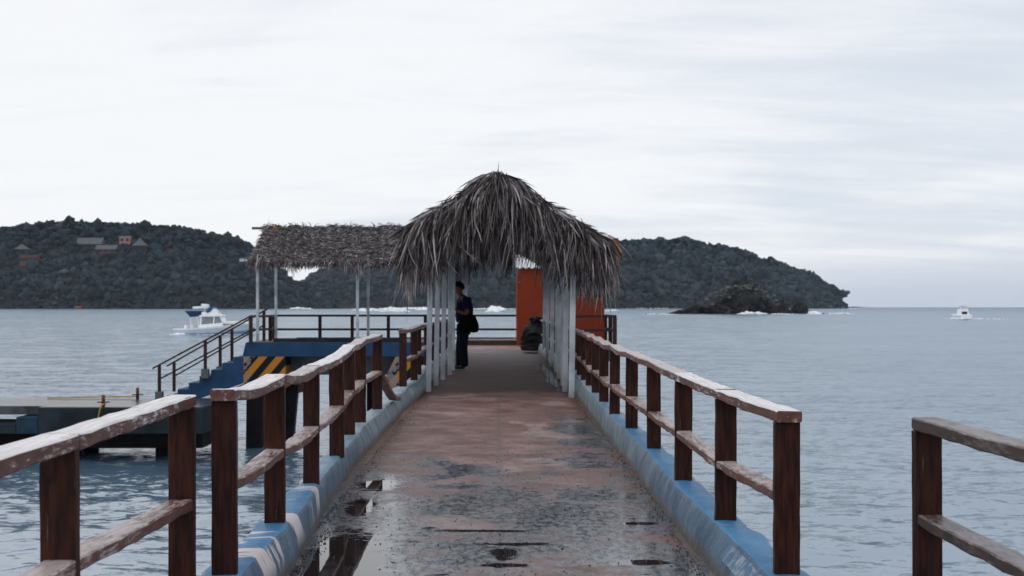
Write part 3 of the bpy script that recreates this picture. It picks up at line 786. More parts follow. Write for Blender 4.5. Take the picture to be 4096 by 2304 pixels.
def moor(px, Y, h, label):
    x = X_(px, Y); b = thing('mooring_post', (x, Y, DZ + .02), label, 'mooring post', 'rusty mooring posts on the low dock')
    t = MB(); t.tube([(x, Y, DZ), (x, Y, DZ + h * .75)], .055, 10); obj('shaft', t, M['rust'], b, smooth=True)
    t = MB(); t.tube([(x, Y, DZ + h * .75), (x, Y, DZ + h)], .058, 10); obj('cap', t, M['rusttop'], b)
    t = MB(); t.tube([(x - .2, Y, DZ + h * .4), (x + .2, Y, DZ + h * .4)], .022, 6); obj('cross_bar', t, M['rust'], b)
moor(260, 42.15, .40, 'rusty mooring post with a yellow rope on the near dock edge')
moor(346, 45.6, .42, 'rusty mooring post on the far dock edge, closest to the stairs')
m = MB(); x = X_(260, 42.1)
m.tube([(x + .04, 42.05, DZ + .12), (x - .02, 41.95, DZ + .06), (x - .01, 41.77, DZ - .05), (x - .05, 41.76, DZ - .25), (x - .09, 41.76, DZ - .46)], .022, 6)
m.tube([(x - .07, 42.1, DZ + .10), (x, 42.03, DZ + .07), (x + .08, 42.1, DZ + .10), (x, 42.25, DZ + .12), (x - .07, 42.1, DZ + .10)], .022, 6)
prop(obj('rope', m, M['rope'], loc=(x, 41.8, DZ)), 'yellow rope wound on the nearer mooring post and hanging over the edge', 'rope')
m = MB(); x2 = X_(346, 45.6); pts = []
for i in range(13):
    t = i / 12; pts.append((x2 * (1 - t) + (x2 - 3.2) * t, 45.65 + .1 * math.sin(t * 5), DZ + .05 + .05 * (1 - t)))
m.tube(pts, .02, 5); prop(obj('rope', m, M['rope'], loc=(x2, 45.65, DZ + .03)), 'thin rope lying along the far edge of the low dock', 'rope')

# ------------------------------------------------------------------ second thatched shelter on the platform
s2 = thing('thatched_shelter', (-5, 46.4, PZ), 'wide thatched shelter on thin white posts over the left arm of the platform', 'shelter')
for x in (-8.72, -5.08, -1.7):
    for k, y in enumerate((46.35, 50.2)):
        t = MB(); t.box(x - .05, x + .05, y - .05, y + .05, PZ + .004, 1.66); obj('post', t, M['white'], s2, bevel=.008)
    t = MB(); t.box(x - .04, x + .04, 46.0, 50.4, 1.75, 1.85); obj('tie_beam', t, M['white'], s2)
t = MB(); t.box(X_(603, 46.35), -1.2, 46.31, 46.40, 1.64, 1.74); obj('wall_beam', t, M['white'], s2)
t = MB(); t.box(X_(658, 50.2), -1.2, 50.15, 50.25, 1.64, 1.74); obj('wall_beam', t, M['white'], s2)
t = MB(); t.tube([(X_(634, 48.6), 48.6, Z_(574, 48.6)), (-1.2, 48.6, Z_(574, 48.6) - .05)], .05, 8); obj('ridge_pole', t, M['greycon'], s2)
TL, TR = X_(655, 47.5), -.9
ev = (45.55, Z_(662, 45.55)); rd = (48.7, Z_(575, 48.7)); bk = (50.3, 2.35)
m = MB(); m.prismx([ev, rd, bk, (bk[0], bk[1] - .06), (rd[0], rd[1] - .08), (ev[0], ev[1] - .06)], TL, TR); obj('roof_deck', m, M['under'], s2)
S = Strips(); r = random.Random(31)
sd = Vector((0, ev[0] - rd[0], ev[1] - rd[1])).normalized(); nrm = Vector((0, sd.z, -sd.y)) * (1 if -sd.y > 0 else -1)
wv = wob(91)
for i in range(17000):
    u = r.random(); x = TL + (TR - TL) * r.random()
    y = rd[0] + (ev[0] - rd[0]) * u; z = rd[1] + (ev[1] - rd[1]) * u + .05 + .07 * wv(x * 1.2)
    a = r.gauss(0, 1.0)
    d = (math.sin(a), sd.y * math.cos(a) - .1, sd.z * math.cos(a) + r.uniform(.05, .5))
    S.strip((x, y, z), d, r.uniform(.08, .26), r.uniform(.016, .034), 2.0, r, 3, .7)
for i in range(900):      # eave fringe
    x = TL + (TR - TL) * r.random(); L = .22 + .16 * max(0, wv(x * 2.1))
    S.clump((x, ev[0] + r.uniform(-.05, .35), ev[1] + r.uniform(-.02, .12)), (r.gauss(0, .3), -.25, -.8), L, .035, 2, r, 4, .35, .05, 3)
for i in range(420):      # ridge and back
    x = TL + (TR - TL) * r.random()
    S.clump((x, rd[0] + r.uniform(-.1, .1), rd[1] + .04 + .07 * wv(x * 1.2)), (r.gauss(0, .8), r.choice((-.6, .6)), .22), .34, .035, 3.5, r, 3, .4, .05, 4)
for i in range(300):      # left gable edge
    u = r.random(); y = rd[0] + (ev[0] - rd[0]) * u; z = rd[1] + (ev[1] - rd[1]) * u
    S.clump((TL + r.uniform(0, .1), y, z), (-.2, -.2, -.4), .18, .03, 3, r, 4, .35, .05, 4)
for (px_, py_, L) in ((660, 655, .55), (628, 662, .35), (735, 668, .6), (905, 672, .7), (880, 668, .5), (900, 600, .5)):
    S.clump((X_(px_, 45.6), 45.5, Z_(py_, 45.6) + .1), (r.gauss(0, .2), -.1, -1), L, .04, 1, r, 22, .25, .08, 4)
obj('roof_thatch', S.mesh(), M['thatch2'], s2)
S = Strips(); S.clump((X_(690, 47.8), 47.7, Z_(588, 47.7) + .2), (.2, -.7, .1), .22, .05, 1, r, 14, .5, .05, 3)
obj('dry_leaf_bunch', S.mesh(), simple('orange_dry_leaf', (.50, .22, .04), .8), s2, label='orange dry leaves near the left end of the ridge')

# ------------------------------------------------------------------ orange booth
YB0 = 42.2; x0, x1 = X_(1301, YB0), X_(1520, YB0)
bo = thing('orange_booth', ((x0+x1)/2, YB0, PZ), 'tall orange painted booth with a corrugated sheet roof at the end of the walkway', 'booth')
m = MB(); m.box(x0, x1, YB0, YB0 + 2.4, PZ, Z_(673, YB0)); obj('wall', m, M['orange'], bo, bevel=.01)
m = MB(); pts = []
nz_ = 90
zt0, zt1 = Z_(674, YB0 - .15) + .01, 2.05
top = []
rings = []
for k in range(nz_ + 1):
    x = x0 - .06 + (x1 - x0 + .12) * k / nz_; c = .022 * math.sin(k * 2 * math.pi / 6)
    rings.append([(x, YB0 - .15, zt0 + c), (x, YB0 + 2.6, zt1 + c), (x, YB0 + 2.6, zt1 + c - .012), (x, YB0 - .15, zt0 + c - .012)])
m.rings(rings); obj('roof', m, M['zinc'], bo)
m = MB(); m.prismx([(YB0, Z_(673, YB0) + .002), (YB0 + 2.4, Z_(673, YB0) + .002), (YB0 + 2.4, 1.92)], x0 + .01, x1 - .01); obj('roof_filler', m, M['orange'], bo)
m = MB(); m.box(X_(1300, YB0) + .02, X_(1306, YB0) + .05, YB0 - .03, YB0 - .003, Z_(712, YB0), Z_(709, YB0)); obj('bracket', m, M['greycon'], bo)

# rubbish sack
def blobby(name, prof, cx, cy, cz, mat, parent, seed, fold=.06, n=40, sy=1.0, lean=0):
    a, b = wob(seed), wob(seed + 4); m = MB(); rings = []
    N = 26
    for k in range(N + 1):
        t = k / N; q = t * (len(prof) - 1); i = min(int(q), len(prof) - 2); f = q - i; f2 = f * f * (3 - 2 * f)
        r_ = prof[i][0] * (1 - f2) + prof[i+1][0] * f2; z = prof[i][1] * (1 - f) + prof[i+1][1] * f
        ring = []
        for j in range(n):
            th = 2 * math.pi * j / n
            rr = r_ * (1 + fold * a(math.sin(th) * 2 + z * 3) + fold * .7 * b(math.cos(th) * 3 + z * 5 + th))
            if j == n - 1: pass
            ring.append((cx + lean * z + rr * math.cos(th), cy + rr * math.sin(th) * sy, cz + z + fold * .15 * a(th * 1.0)))
        rings.append(ring)
    m.rings(rings); return obj(name, m, mat, parent, smooth=True)
TY = 37.8; tx = X_(1341, TY)
tb = thing('rubbish_sack', (tx, TY, deckz(TY)), 'full black plastic rubbish sack leaning by the orange booth', 'rubbish sack')
blobby('sack_body', [(.27, 0), (.34, .03), (.32, .2), (.35, .45), (.34, .58), (.27, .68), (.19, .76), (.13, .82)], tx - .02, TY, deckz(TY), M['plastic'], tb, 12, .15, lean=.08)
blobby('sack_neck', [(.16, .70), (.15, .78), (.19, .85), (.22, .95), (.19, .99), (.05, 1.0)], tx + .13, TY - .04, deckz(TY), M['plastic'], tb, 44, .26)

# ------------------------------------------------------------------ person
def skin_obj(name, nodes, edges, mat, parent, root, sub=2, base=None):
    b0 = base_of(parent)
    me = bpy.data.meshes.new(name)
    me.from_pydata([(n[0] + base[0] - b0.x, n[1] + base[1] - b0.y, n[2] + base[2] - b0.z) for n in nodes], edges, [])
    o = bpy.data.objects.new(name, me); COL.objects.link(o); o.parent = parent
    sk = o.modifiers.new('skin', 'SKIN'); sk.use_smooth_shade = True
    ss = o.modifiers.new('sub', 'SUBSURF'); ss.levels = sub; ss.render_levels = sub
    lay = me.skin_vertices[0].data
    for i, n in enumerate(nodes):
        rr = n[3]; lay[i].radius = rr if isinstance(rr, tuple) else (rr, rr); lay[i].use_root = (i == root)
    me.materials.append(mat); return o
PYY = 26.2; pb = (X_(1163, PYY), PYY, deckz(PYY))
pe = thing('person', pb, 'man in a navy T-shirt and jeans standing in the palm shelter, looking left', 'person')
# facing -X; the camera sees his left side (-Y)
nodes = [(.02,0,.93,(.13,.155)), (.02,0,1.10,(.14,.15)), (.04,0,1.28,(.13,.16)), (.03,0,1.42,(.10,.15)), (-.01,0,1.51,.055), (-.04,0,1.565,.052),
         (-.075,0,1.625,(.082,.072)), (-.085,0,1.70,(.097,.078)), (-.075,0,1.76,(.07,.06)),
         (.05,-.19,1.43,.062), (.115,-.235,1.14,.047), (-.07,-.215,1.20,.036), (-.17,-.17,1.255,.028), (-.22,-.15,1.275,.026),
         (.05,.19,1.43,.062), (.08,.235,1.14,.047), (-.10,.15,1.22,.036), (-.19,.06,1.265,.028), (-.23,.03,1.28,.026),
         (.02,-.09,.86,.10), (-.0,-.10,.48,.062), (.05,-.11,.10,.042), (-.09,-.12,.035,.036),
         (.02,.09,.86,.10), (-.05,.10,.48,.062), (-.06,.11,.10,.042), (-.19,.13,.035,.036)]
edges = [(0,1),(1,2),(2,3),(3,4),(4,5),(5,6),(6,7),(7,8),(3,9),(9,10),(10,11),(11,12),(12,13),(3,14),(14,15),(15,16),(16,17),(17,18),
         (0,19),(19,20),(20,21),(21,22),(0,23),(23,24),(24,25),(25,26)]
nose = len(nodes); nodes += [(-.175,0,1.655,.016)]; edges += [(6, nose)]
chin = len(nodes); nodes += [(-.145,0,1.575,.03)]; edges += [(6, chin)]
for sy_ in (-1, 1):
    k = len(nodes); nodes += [(-.055, sy_*.085, 1.655, .016)]; edges += [(6, k)]
for h, sy_ in ((13, -1), (18, 1)):
    hx, hy, hz = nodes[h][:3]
    for j, (oy, oz, L) in enumerate(((.030, .012, .035), (.022, .030, .045), (.005, .036, .045), (-.012, .028, .038))):
        k = len(nodes); nodes += [(hx-.035, hy - sy_*oy, hz+oz-.01, .010), (hx-.035-L*.6, hy - sy_*oy*.6, hz+oz+.012, .009), (hx-.03-L*.5, hy - sy_*oy*.2, hz+oz+.035, .008)]
        edges += [(h, k), (k, k+1), (k+1, k+2)]
    k = len(nodes); nodes += [(hx-.01, hy - sy_*.02, hz+.035, .012), (hx-.03, hy - sy_*.025, hz+.06, .009)]; edges += [(h, k), (k, k+1)]
skin_obj('body', nodes, edges, M['skin'], pe, 0, 2, pb)
# clothes
n = [(.02,0,.92,(.150,.175)), (.03,0,1.06,(.195,.185)), (.045,0,1.18,(.20,.190)), (.06,0,1.32,(.18,.19)), (.045,0,1.42,(.135,.165)), (.0,0,1.495,(.066,.072)),
     (.055,-.195,1.425,.085), (.10,-.235,1.22,.075), (.055,.195,1.425,.085), (.075,.235,1.22,.075)]
skin_obj('t_shirt', n, [(0,1),(1,2),(2,3),(3,4),(4,5),(3,6),(6,7),(3,8),(8,9)], M['shirt'], pe, 0, 2, pb)
n = [(.02,0,.95,(.145,.17)), (.03,-.09,.84,.135), (.01,-.10,.48,.105), (.045,-.11,.12,.092), (.045,-.11,.055,.080),
     (.02,.09,.84,.13), (-.05,.10,.48,.10), (-.06,.11,.12,.080), (-.065,.11,.055,.078)]
skin_obj('jeans', n, [(0,1),(1,2),(2,3),(3,4),(0,5),(5,6),(6,7),(7,8)], M['jeans'], pe, 0, 2, pb)
m = MB(); rg = []
for a_ in range(1, 12):
    ph = math.pi * a_ / 12
    rg.append([(pb[0] - .060 + .108*math.sin(ph)*math.cos(t_) + .02*math.cos(ph)*-1, pb[1] + .090*math.sin(ph)*math.sin(t_), pb[2] + 1.722 + .098*math.cos(ph)) for t_ in [2*math.pi*q/20 for q in range(20)]])
m.rings(rg); obj('hair', m, M['hair'], pe, smooth=True)
for (ax, ay) in ((.045, -.11), (-.065, .115)):
    b0 = pb
    n = [(ax+.02, ay, .055, (.05,.045)), (ax-.06, ay-.005, .05, (.05,.042)), (ax-.15, ay-.012, .04, (.042,.036)), (ax-.20, ay-.015, .035, (.030,.028))]
    skin_obj('shoe', n, [(0,1),(1,2),(2,3)], M['shoe'], pe, 0, 2, pb)
    m = MB(); q = [(.045,-.03),(.05,.03),(-.05,.045),(-.15,.035),(-.215,.0),(-.215,-.03),(-.15,-.055),(-.05,-.045)]
    m.rings([[(b0[0]+ax+x, b0[1]+ay+y, b0[2]+z) for x, y in q] for z in (.002, .020)])
    obj('shoe_sole', m, M['sole'], pe)
# shoulder bag
bb = (pb[0] + .16, pb[1] - .26, pb[2] + .76)
bg = thing('shoulder_bag', bb, 'bulky black shoulder bag hanging at the hip of the standing man', 'bag')
blobby('bag_body', [(.12, 0), (.19, .02), (.21, .09), (.195, .2), (.16, .30), (.10, .35), (.03, .37)], bb[0] - .03, bb[1] + .04, bb[2] + .01, M['bag'], bg, 51, .08, 32, .42)
m = MB(); m.tube([(bb[0]+.05, bb[1]+.02, bb[2]+.30), (bb[0]+.06, bb[1]+.08, bb[2]+.50), (pb[0]+.07, pb[1]-.16, pb[2]+1.52), (pb[0]+.0, pb[1]-.08, pb[2]+1.53), (pb[0]-.09, pb[1]-.1, pb[2]+1.42), (pb[0]-.13, pb[1]-.19, pb[2]+1.1), (bb[0]-.2, bb[1]+.02, bb[2]+.28)], .013, 6)
obj('strap', m, M['bag'], bg)
m = MB(); px_ = (pb[0] - .29, pb[1] - .07, pb[2] + 1.30)
m.box(px_[0]-.012, px_[0]-.002, px_[1]-.07, px_[1]+.07, px_[2]-.03, px_[2]+.045)
prop(obj('phone', m, M['plastic'], loc=px_, bevel=.003), 'small dark phone held up by the standing man', 'phone')

# ------------------------------------------------------------------ boats
def sport_boat():
    Yb = 233.0; ox = X_(440, Yb); oz = -5.1
    b = thing('motor_boat', (ox + 7, Yb, oz), 'white sport fishing boat with a navy canopy crossing left of the stairs', 'boat')
    def W(x, y, z): return (ox + x, Yb + y, oz + z)
    # hull by stations: x, half beam, deck z, chine half, keel z
    stn = [(0, 1.75, 1.02, 1.6, -.3), (2.5, 1.95, 1.08, 1.75, -.4), (5.5, 2.1, 1.25, 1.75, -.45), (8.5, 2.05, 1.5, 1.5, -.45), (11, 1.7, 1.78, 1.0, -.4), (13, 1.05, 2.05, .45, -.2), (14.6, .12, 2.3, .05, .6)]
    def hull(z0f, z1f):
        rings = []
        for x, hb, dz, ch, kz in stn:
            zl = kz + (dz - kz) * z0f; zh = kz + (dz - kz) * z1f
            wl = ch + (hb - ch) * z0f; wh = ch + (hb - ch) * z1f
            rings.append([W(x, -wl, zl), W(x, -wh, zh), W(x, wh, zh), W(x, wl, zl)])
        m = MB(); m.rings(rings); return m
    obj('bottom', hull(0, .42), M['boatstripe'], b); obj('hull', hull(.421, .86), M['boatgrey'], b); obj('gunwale', hull(.861, 1.02), M['boatwhite'], b)
    m = MB(); m.prism([(ox+x, oz+z) for x, z in ((8.4,1.4),(8.9,2.25),(9.6,2.42),(12.2,2.45),(13.4,2.15),(13.6,1.95),(11,1.7))], Yb-1.2, Yb+1.2); obj('foredeck', m, M['boatwhite'], b, bevel=.05)
    m = MB(); m.prism([(ox+x, oz+z) for x, z in ((4.7,1.15),(8.9,1.4),(9.1,2.15),(4.7,1.75))], Yb-1.5, Yb+1.5); obj('cabin_base', m, M['boatwhite'], b)
    m = MB(); m.prism([(ox+x, oz+z) for x, z in ((5.1,1.7),(9.05,2.1),(8.55,3.2),(5.3,3.2))], Yb-1.35, Yb+1.35); obj('cabin_window', m, M['cabinglass'], b)
    m = MB()
    for x0, x1 in ((4.85, 5.15), (7.25, 7.45)):
        m.prism([(ox+x0, oz+1.6), (ox+x1, oz+1.6), (ox+x1+.15, oz+3.25), (ox+x0+.15, oz+3.25)], Yb-1.42, Yb+1.42)
    m.prism([(ox+9.0, oz+2.1), (ox+9.25, oz+2.1), (ox+8.75, oz+3.25), (ox+8.5, oz+3.25)], Yb-1.42, Yb+1.42)
    obj('window_frame', m, M['boatwhite'], b)
    m = MB(); m.prism([(ox+x, oz+z) for x, z in ((4.7,3.2),(9.0,3.3),(9.1,3.55),(8.2,3.62),(6.3,3.68),(4.8,3.5))], Yb-1.55, Yb+1.55); obj('cabin_roof', m, M['boatwhite'], b, bevel=.04)
    m = MB(); m.prism([(ox+x, oz+z) for x, z in ((2.3,4.3),(4.85,4.3),(4.9,3.9),(4.5,3.3),(3.0,3.2),(2.75,3.7),(2.2,4.1))], Yb-1.5, Yb+1.5); obj('cockpit_canopy', m, M['navy'], b, bevel=.05)
    m = MB(); m.prism([(ox+x, oz+z) for x, z in ((5.9,4.3),(7.3,5.2),(7.25,4.8),(6.7,4.1),(6.1,3.9))], Yb-1.2, Yb+1.2); obj('bridge_cover', m, M['bluecanvas'], b)
    m = MB(); m.prism([(ox+x, oz+z) for x, z in ((3.5,5.1),(5.2,5.15),(5.2,4.7),(3.5,4.65))], Yb-1.1, Yb+1.1)
    m.prism([(ox+x, oz+z) for x, z in ((5.0,5.6),(6.1,5.5),(6.2,4.9),(5.6,4.6),(5.0,5.0))], Yb-.8, Yb+.8); obj('bridge_seat', m, M['boatwhite'], b, bevel=.06)
    m = MB(); m.prism([(ox+x, oz+z) for x, z in ((5.0,3.6),(8.0,3.6),(7.3,4.7),(7.0,4.7),(6.4,4.0),(5.2,4.1))], Yb-1.1, Yb+1.1); obj('flybridge', m, M['boatwhite'], b)
    m = MB()
    for p, q in (((7.2,-1,4.9),(8.3,-1,3.6)), ((7.2,1,4.9),(8.3,1,3.6)), ((3.2,-1.3,1.1),(3.2,-1.3,3.4)), ((3.2,1.3,1.1),(3.2,1.3,3.4)), ((4.6,-1.3,1.2),(4.4,-1.3,3.4))):
        m.bar(W(*p), W(*q), .10, .10)
    obj('support_pipe', m, M['boatwhite'], b)
    m = MB()
    for x in (9.3, 9.9, 10.5): m.box(ox+x, ox+x+.4, Yb-1.75, Yb-1.21, oz+1.72, oz+1.88)
    obj('porthole', m, M['darkwin'], b)
    m = MB(); m.prism([(ox+x, oz+z) for x, z in ((1.8,1.1),(2.4,1.1),(2.3,1.65),(1.9,1.7))], Yb-.6, Yb+.2); m.prism([(ox+x, oz+z) for x, z in ((2.9,1.1),(3.4,1.1),(3.3,1.85),(3.0,1.8))], Yb-.3, Yb+.4); obj('cockpit_seat', m, M['boatwhite'], b)
sport_boat()
def far_boat():
    Yb = 520.0; ox = X_(2431, Yb); oz = -5.1
    b = thing('motor_boat', (ox, Yb, oz), 'small white motor boat far out on the right with a dark square in its stern', 'boat')
    def oc(w, z0, z1, w2=None): w2 = w2 or w; return [(ox-w, oz+z0), (ox+w, oz+z0), (ox+w2, oz+z1), (ox-w2, oz+z1)]
    m = MB(); m.prism(oc(2.1, -.3, 1.5, 2.5), Yb, Yb + 9); m.prism([(ox-2.5, oz+1.5), (ox+2.5, oz+1.5), (ox+2.3, oz+1.9), (ox-2.3, oz+1.9)], Yb + 1, Yb + 10); obj('hull', m, M['boatwhite'], b, bevel=.1)
    m = MB(); m.prism(oc(1.9, 1.7, 4.0, 1.5), Yb + 2, Yb + 6); obj('cabin', m, M['boatwhite'], b, bevel=.1)
    m = MB(); m.box(ox-1.1, ox+1.1, Yb + 1.96, Yb + 2.1, oz + 1.9, oz + 3.0); obj('cabin_door', m, M['darkwin'], b)
    m = MB(); m.prism(oc(1.25, 4.0, 5.2, 1.1), Yb + 3, Yb + 5); obj('flybridge', m, M['boatgrey'], b)
    m = MB(); m.prism(oc(1.6, 5.6, 6.5, 1.4), Yb + 2.5, Yb + 5.5); obj('hard_top', m, M['boatwhite'], b, bevel=.15)
    m = MB()
    for x in (-1.3, 1.3): m.bar((ox+x, Yb+3, oz+3.9), (ox+x*.9, Yb+3, oz+5.7), .14, .14)
    obj('support_pipe', m, M['boatwhite'], b)
far_boat()

# ------------------------------------------------------------------ headlands
def ridge_fn(tab):
    xs = np.array([a for a, _ in tab], float); hs = np.array([min(b + 13, 770) for _, b in tab], float)
    return lambda px: np.interp(px, xs, hs)
def build_hill(name, tab, Yf, depth, mat, lab):
    f = ridge_fn(tab); px = np.arange(tab[0][0], tab[-1][0] + 1, 4.0); T = np.linspace(-.03, 1.6, 26)
    Yr = Yf + depth
    V = []
    for t in T:
        Y = Yf + depth * t
        H = (HY - f(px)) * Yr / F + 5.1
        g = math.sin(min(max(t, 0), 1) * math.pi / 2) ** .75 if t > 0 else 0
        if t > 1: g = 1 - (t - 1) ** 2 * .9
        z = -5.1 + H * g - (4 if t < 0 else 0)
        X = (px - VX) * min(Y, Yr) / F
        nz = np.sin(X * .021 + t * 5) * 6 * g + np.sin(X * .05 + 2 + t * 9) * 3 * g
        V.append(np.stack([X, np.full_like(X, Y) + np.sin(X * .013) * 18 + np.sin(X * .047) * 6, z + nz * (g < .93)], 1))
    V = np.array(V); nt, nx = V.shape[:2]
    idx = np.arange(nt * nx).reshape(nt, nx)
    Q = np.stack([idx[:-1, :-1].ravel(), idx[:-1, 1:].ravel(), idx[1:, 1:].ravel(), idx[1:, :-1].ravel()], 1)
    o = obj(name, (V.reshape(-1, 3), Q), mat, loc=(0, Yf, -5.1)); prop(o, lab, kind='structure')
    return V
def ico(sub):
    bm = bmesh.new(); bmesh.ops.create_icosphere(bm, subdivisions=sub, radius=1); v = np.array([x.co[:] for x in bm.verts]); f = np.array([[q.index for q in p.verts] for p in bm.faces]); bm.free(); return v, f
IV, IF = ico(2)
def crowns(name, V, count, r0, r1, mat, lab, tmax, skip=None, bare=None):
    nt, nx = V.shape[:2]
    Vs, Fs = [], []; k = 0
    for _ in range(count):
        ti = rng.random() ** 1.15 * tmax * (nt - 1); xi = rng.random() * (nx - 1.001)
        a, b = int(ti), int(xi); fa, fb = ti - a, xi - b; a = min(a, nt - 2)
        p = V[a, b] * (1-fa) * (1-fb) + V[a+1, b] * fa * (1-fb) + V[a, b+1] * (1-fa) * fb + V[a+1, b+1] * fa * fb
        if skip is not None and skip(p): continue
        rr = r0 + (r1 - r0) * rng.random() ** 2.6 * (1.0 if rng.random() < .9 else 1.4)
        h = max(0, p[2] + 5.1)
        if h < 4: rr *= .5
        elif h < 22: rr = min(rr, r0 * 1.5)
        if tmax * .72 < ti / (nt - 1) : rr = min(rr, r0 + (r1 - r0) * .45)
        for q in range(3):
            off = rng.normal(0, .55, 3) * rr * np.array([1, 1, .45])
            s = rr * (.35 + .55 * rng.random())
            v = IV * (1 + rng.normal(0, .26, (len(IV), 1))) * np.array([s, s, s * (.6 + .7 * rng.random())]) + p + off + np.array([0, 0, s * .35])
            Vs.append(v); Fs.append(IF + k); k += len(IV)
    o = obj(name, (np.concatenate(Vs), np.concatenate(Fs)), mat, loc=(0, V[0, 0, 1], -5.1)); prop(o, lab, kind='stuff')
left_tab = [(-900,640),(-500,590),(-200,578),(0,572),(60,564),(130,556),(220,555),(300,557),(370,561),(430,567),(480,574),(540,586),(600,601),(650,626),(690,660),(720,690),(750,712),(775,735),(800,755),(830,768)]
mid_tab = [(690,752),(720,728),(746,712),(775,698),(810,672),(850,658),(900,650),(980,640),(1080,628),(1180,622),(1300,616),(1400,612),(1500,610)]
right_tab = [(1150,630),(1300,618),(1400,614),(1500,611),(1545,609),(1600,605),(1690,604),(1715,598),(1742,600),(1780,616),(1830,618),(1858,626),(1885,641),(1920,654),(1960,664),(2000,680),(2040,699),(2080,716),(2100,734),(2114,754),(2122,768)]
VL_ = build_hill('hillside', left_tab, 2700, 420, M['hill1'], 'dark wooded headland on the left with houses among the trees')
VM_ = build_hill('hillside', mid_tab, 3900, 420, M['hill1'], 'farther wooded slope seen beneath the thatched roofs')
right_tab = [(a, b - 6) for a, b in right_tab]
VR_ = build_hill('hillside', right_tab, 3300, 420, M['hill1'], 'wooded headland on the right falling to the open sea')
houses = []       # px, py, name
def surf_at(V, px, py):
    nt, nx = V.shape[:2]; best = None
    for t in range(1, nt - 8):
        pxs = VX + F * V[t, :, 0] / V[t, :, 1]; j = int(np.argmin(np.abs(pxs - px))); p = V[t, j]
        e = abs(HY - F * p[2] / p[1] - py)
        if best is None or e < best[0]: best = (e, p.copy())
    return best[1]
clear = []
def spot(px, py):
    p = surf_at(VL_, px, py); clear.append((p[0], p[1], p[2])); return p
H = {}
HS = [('a', 232, 612), ('b', 275, 640), ('c', 322, 614), ('d', 357, 628), ('e', 62, 626), ('f', 80, 654), ('g', 440, 630), ('h', 209, 768)]
for k_, a_, b_ in HS: H[k_] = spot(a_, b_)
p = VL_[1, int(np.argmin(np.abs(VX + F * VL_[1, :, 0] / VL_[1, :, 1] - 208)))].copy(); p[2] = -2.2; p[1] -= 14; H['h'] = p; clear[-1] = (p[0], p[1], 900)
def skipL(p):
    for c in clear:
        if abs(p[0] - c[0]) < 21 and -60 < p[1] - c[1] < 22 and p[2] > c[2] - 9: return True
    return False
crowns('hillside_trees', VL_, 7800, 3.8, 14, M['leaf1'], 'dense dark trees covering the left headland', .70, skipL)
crowns('hillside_trees', VM_, 2500, 5, 16, M['leaf2'], 'dark trees on the farther slope beneath the thatched roofs', .68)
crowns('hillside_trees', VR_, 6000, 4.2, 15, M['leaf2'], 'dense dark trees covering the right headland', .70)

def hx(p, dx, dz, dy=0): return (p[0] + dx, p[1] - 14 + dy, p[2] + dz)
def gable_house(k, w, wallh, roofh, label, wallm, roofm, roof='gable', wins=3):
    p = H[k]; s = p[1] / F            # metres per photograph pixel at that distance
    w, wallh, roofh = w * s * .86, wallh * s * .86, roofh * s * .86
    c = (p[0], p[1] - 14, p[2] - 2)
    b = thing('hillside_house', c, label, 'house', 'houses on the left headland')
    dep = w * .5
    if wallh > 0:
        m = MB(); m.box(c[0]-w*.42, c[0]+w*.42, c[1]-dep*.4, c[1]+dep*.4, c[2]-8, c[2]+wallh); obj('wall', m, wallm, b)
        for i in range(wins):
            x = c[0] - w*.42 + w*.84*(i+.5)/wins; m = MB(); m.box(x-w*.1, x+w*.1, c[1]-dep*.4-.25, c[1]-dep*.4+.3, c[2]+wallh*.2, c[2]+wallh*.75); obj('window', m, M['darkwin'], b)
    m = MB(); z0 = c[2] + wallh + .05
    if roof == 'gable':
        m.prismx([(c[1]-dep*.55, z0-1), (c[1], z0+roofh), (c[1]+dep*.55, z0-1)], c[0]-w*.5, c[0]+w*.5)
    elif roof == 'cone':
        n_ = 16; ring = [(c[0]+w*.5*math.cos(2*math.pi*i/n_), c[1]+w*.4*math.sin(2*math.pi*i/n_), z0-1) for i in range(n_)]
        ring2 = [(c[0]+w*.22*math.cos(2*math.pi*i/n_), c[1]+w*.18*math.sin(2*math.pi*i/n_), z0+roofh*.42) for i in range(n_)]
        ring3 = [(c[0]+w*.02*math.cos(2*math.pi*i/n_), c[1]+w*.02*math.sin(2*math.pi*i/n_), z0+roofh) for i in range(n_)]
        m.rings([ring, ring2, ring3])
    else:
        m.box(c[0]-w*.45, c[0]+w*.45, c[1]-dep*.45, c[1]+dep*.42, z0, z0+roofh)
    obj('roof', m, roofm, b)
    return b
gable_house('a', 76, 5, 18, 'wide house with a long grey thatched roof, highest on the left headland', M['darkwin'], M['roofgrey'])
gable_house('b', 62, 10, 12, 'low house with terracotta walls under a grey roof, below the widest roof', M['redwall'], M['roofgrey'])
gable_house('c', 38, 15, 3, 'pale pink flat-roofed house beside the conical roof', M['pink'], M['pink'], 'flat', 2)
gable_house('d', 50, 13, 22, 'round palapa house with a tall conical grey roof', M['darkwin'], M['roofgrey'], 'cone')
gable_house('e', 60, 4, 14, 'house with a dark pointed roof at the far left of the headland', M['darkwin'], M['roofgrey'], 'cone')
gable_house('f', 58, 18, 3, 'two-storey terracotta house at the far left of the headland', M['redwall'], M['redwall'], 'flat', 4)
gable_house('g', 28, 5, 1, 'long low terracotta wall house at the right of the headland houses', M['redwall'], M['redwall'], 'flat', 2)
gable_house('h', 22, 4, 2, 'small orange hut at the waterline of the left headland', M['redwall'], simple('orange_hut_roof', (.5, .18, .05), .8), 'flat', 2)

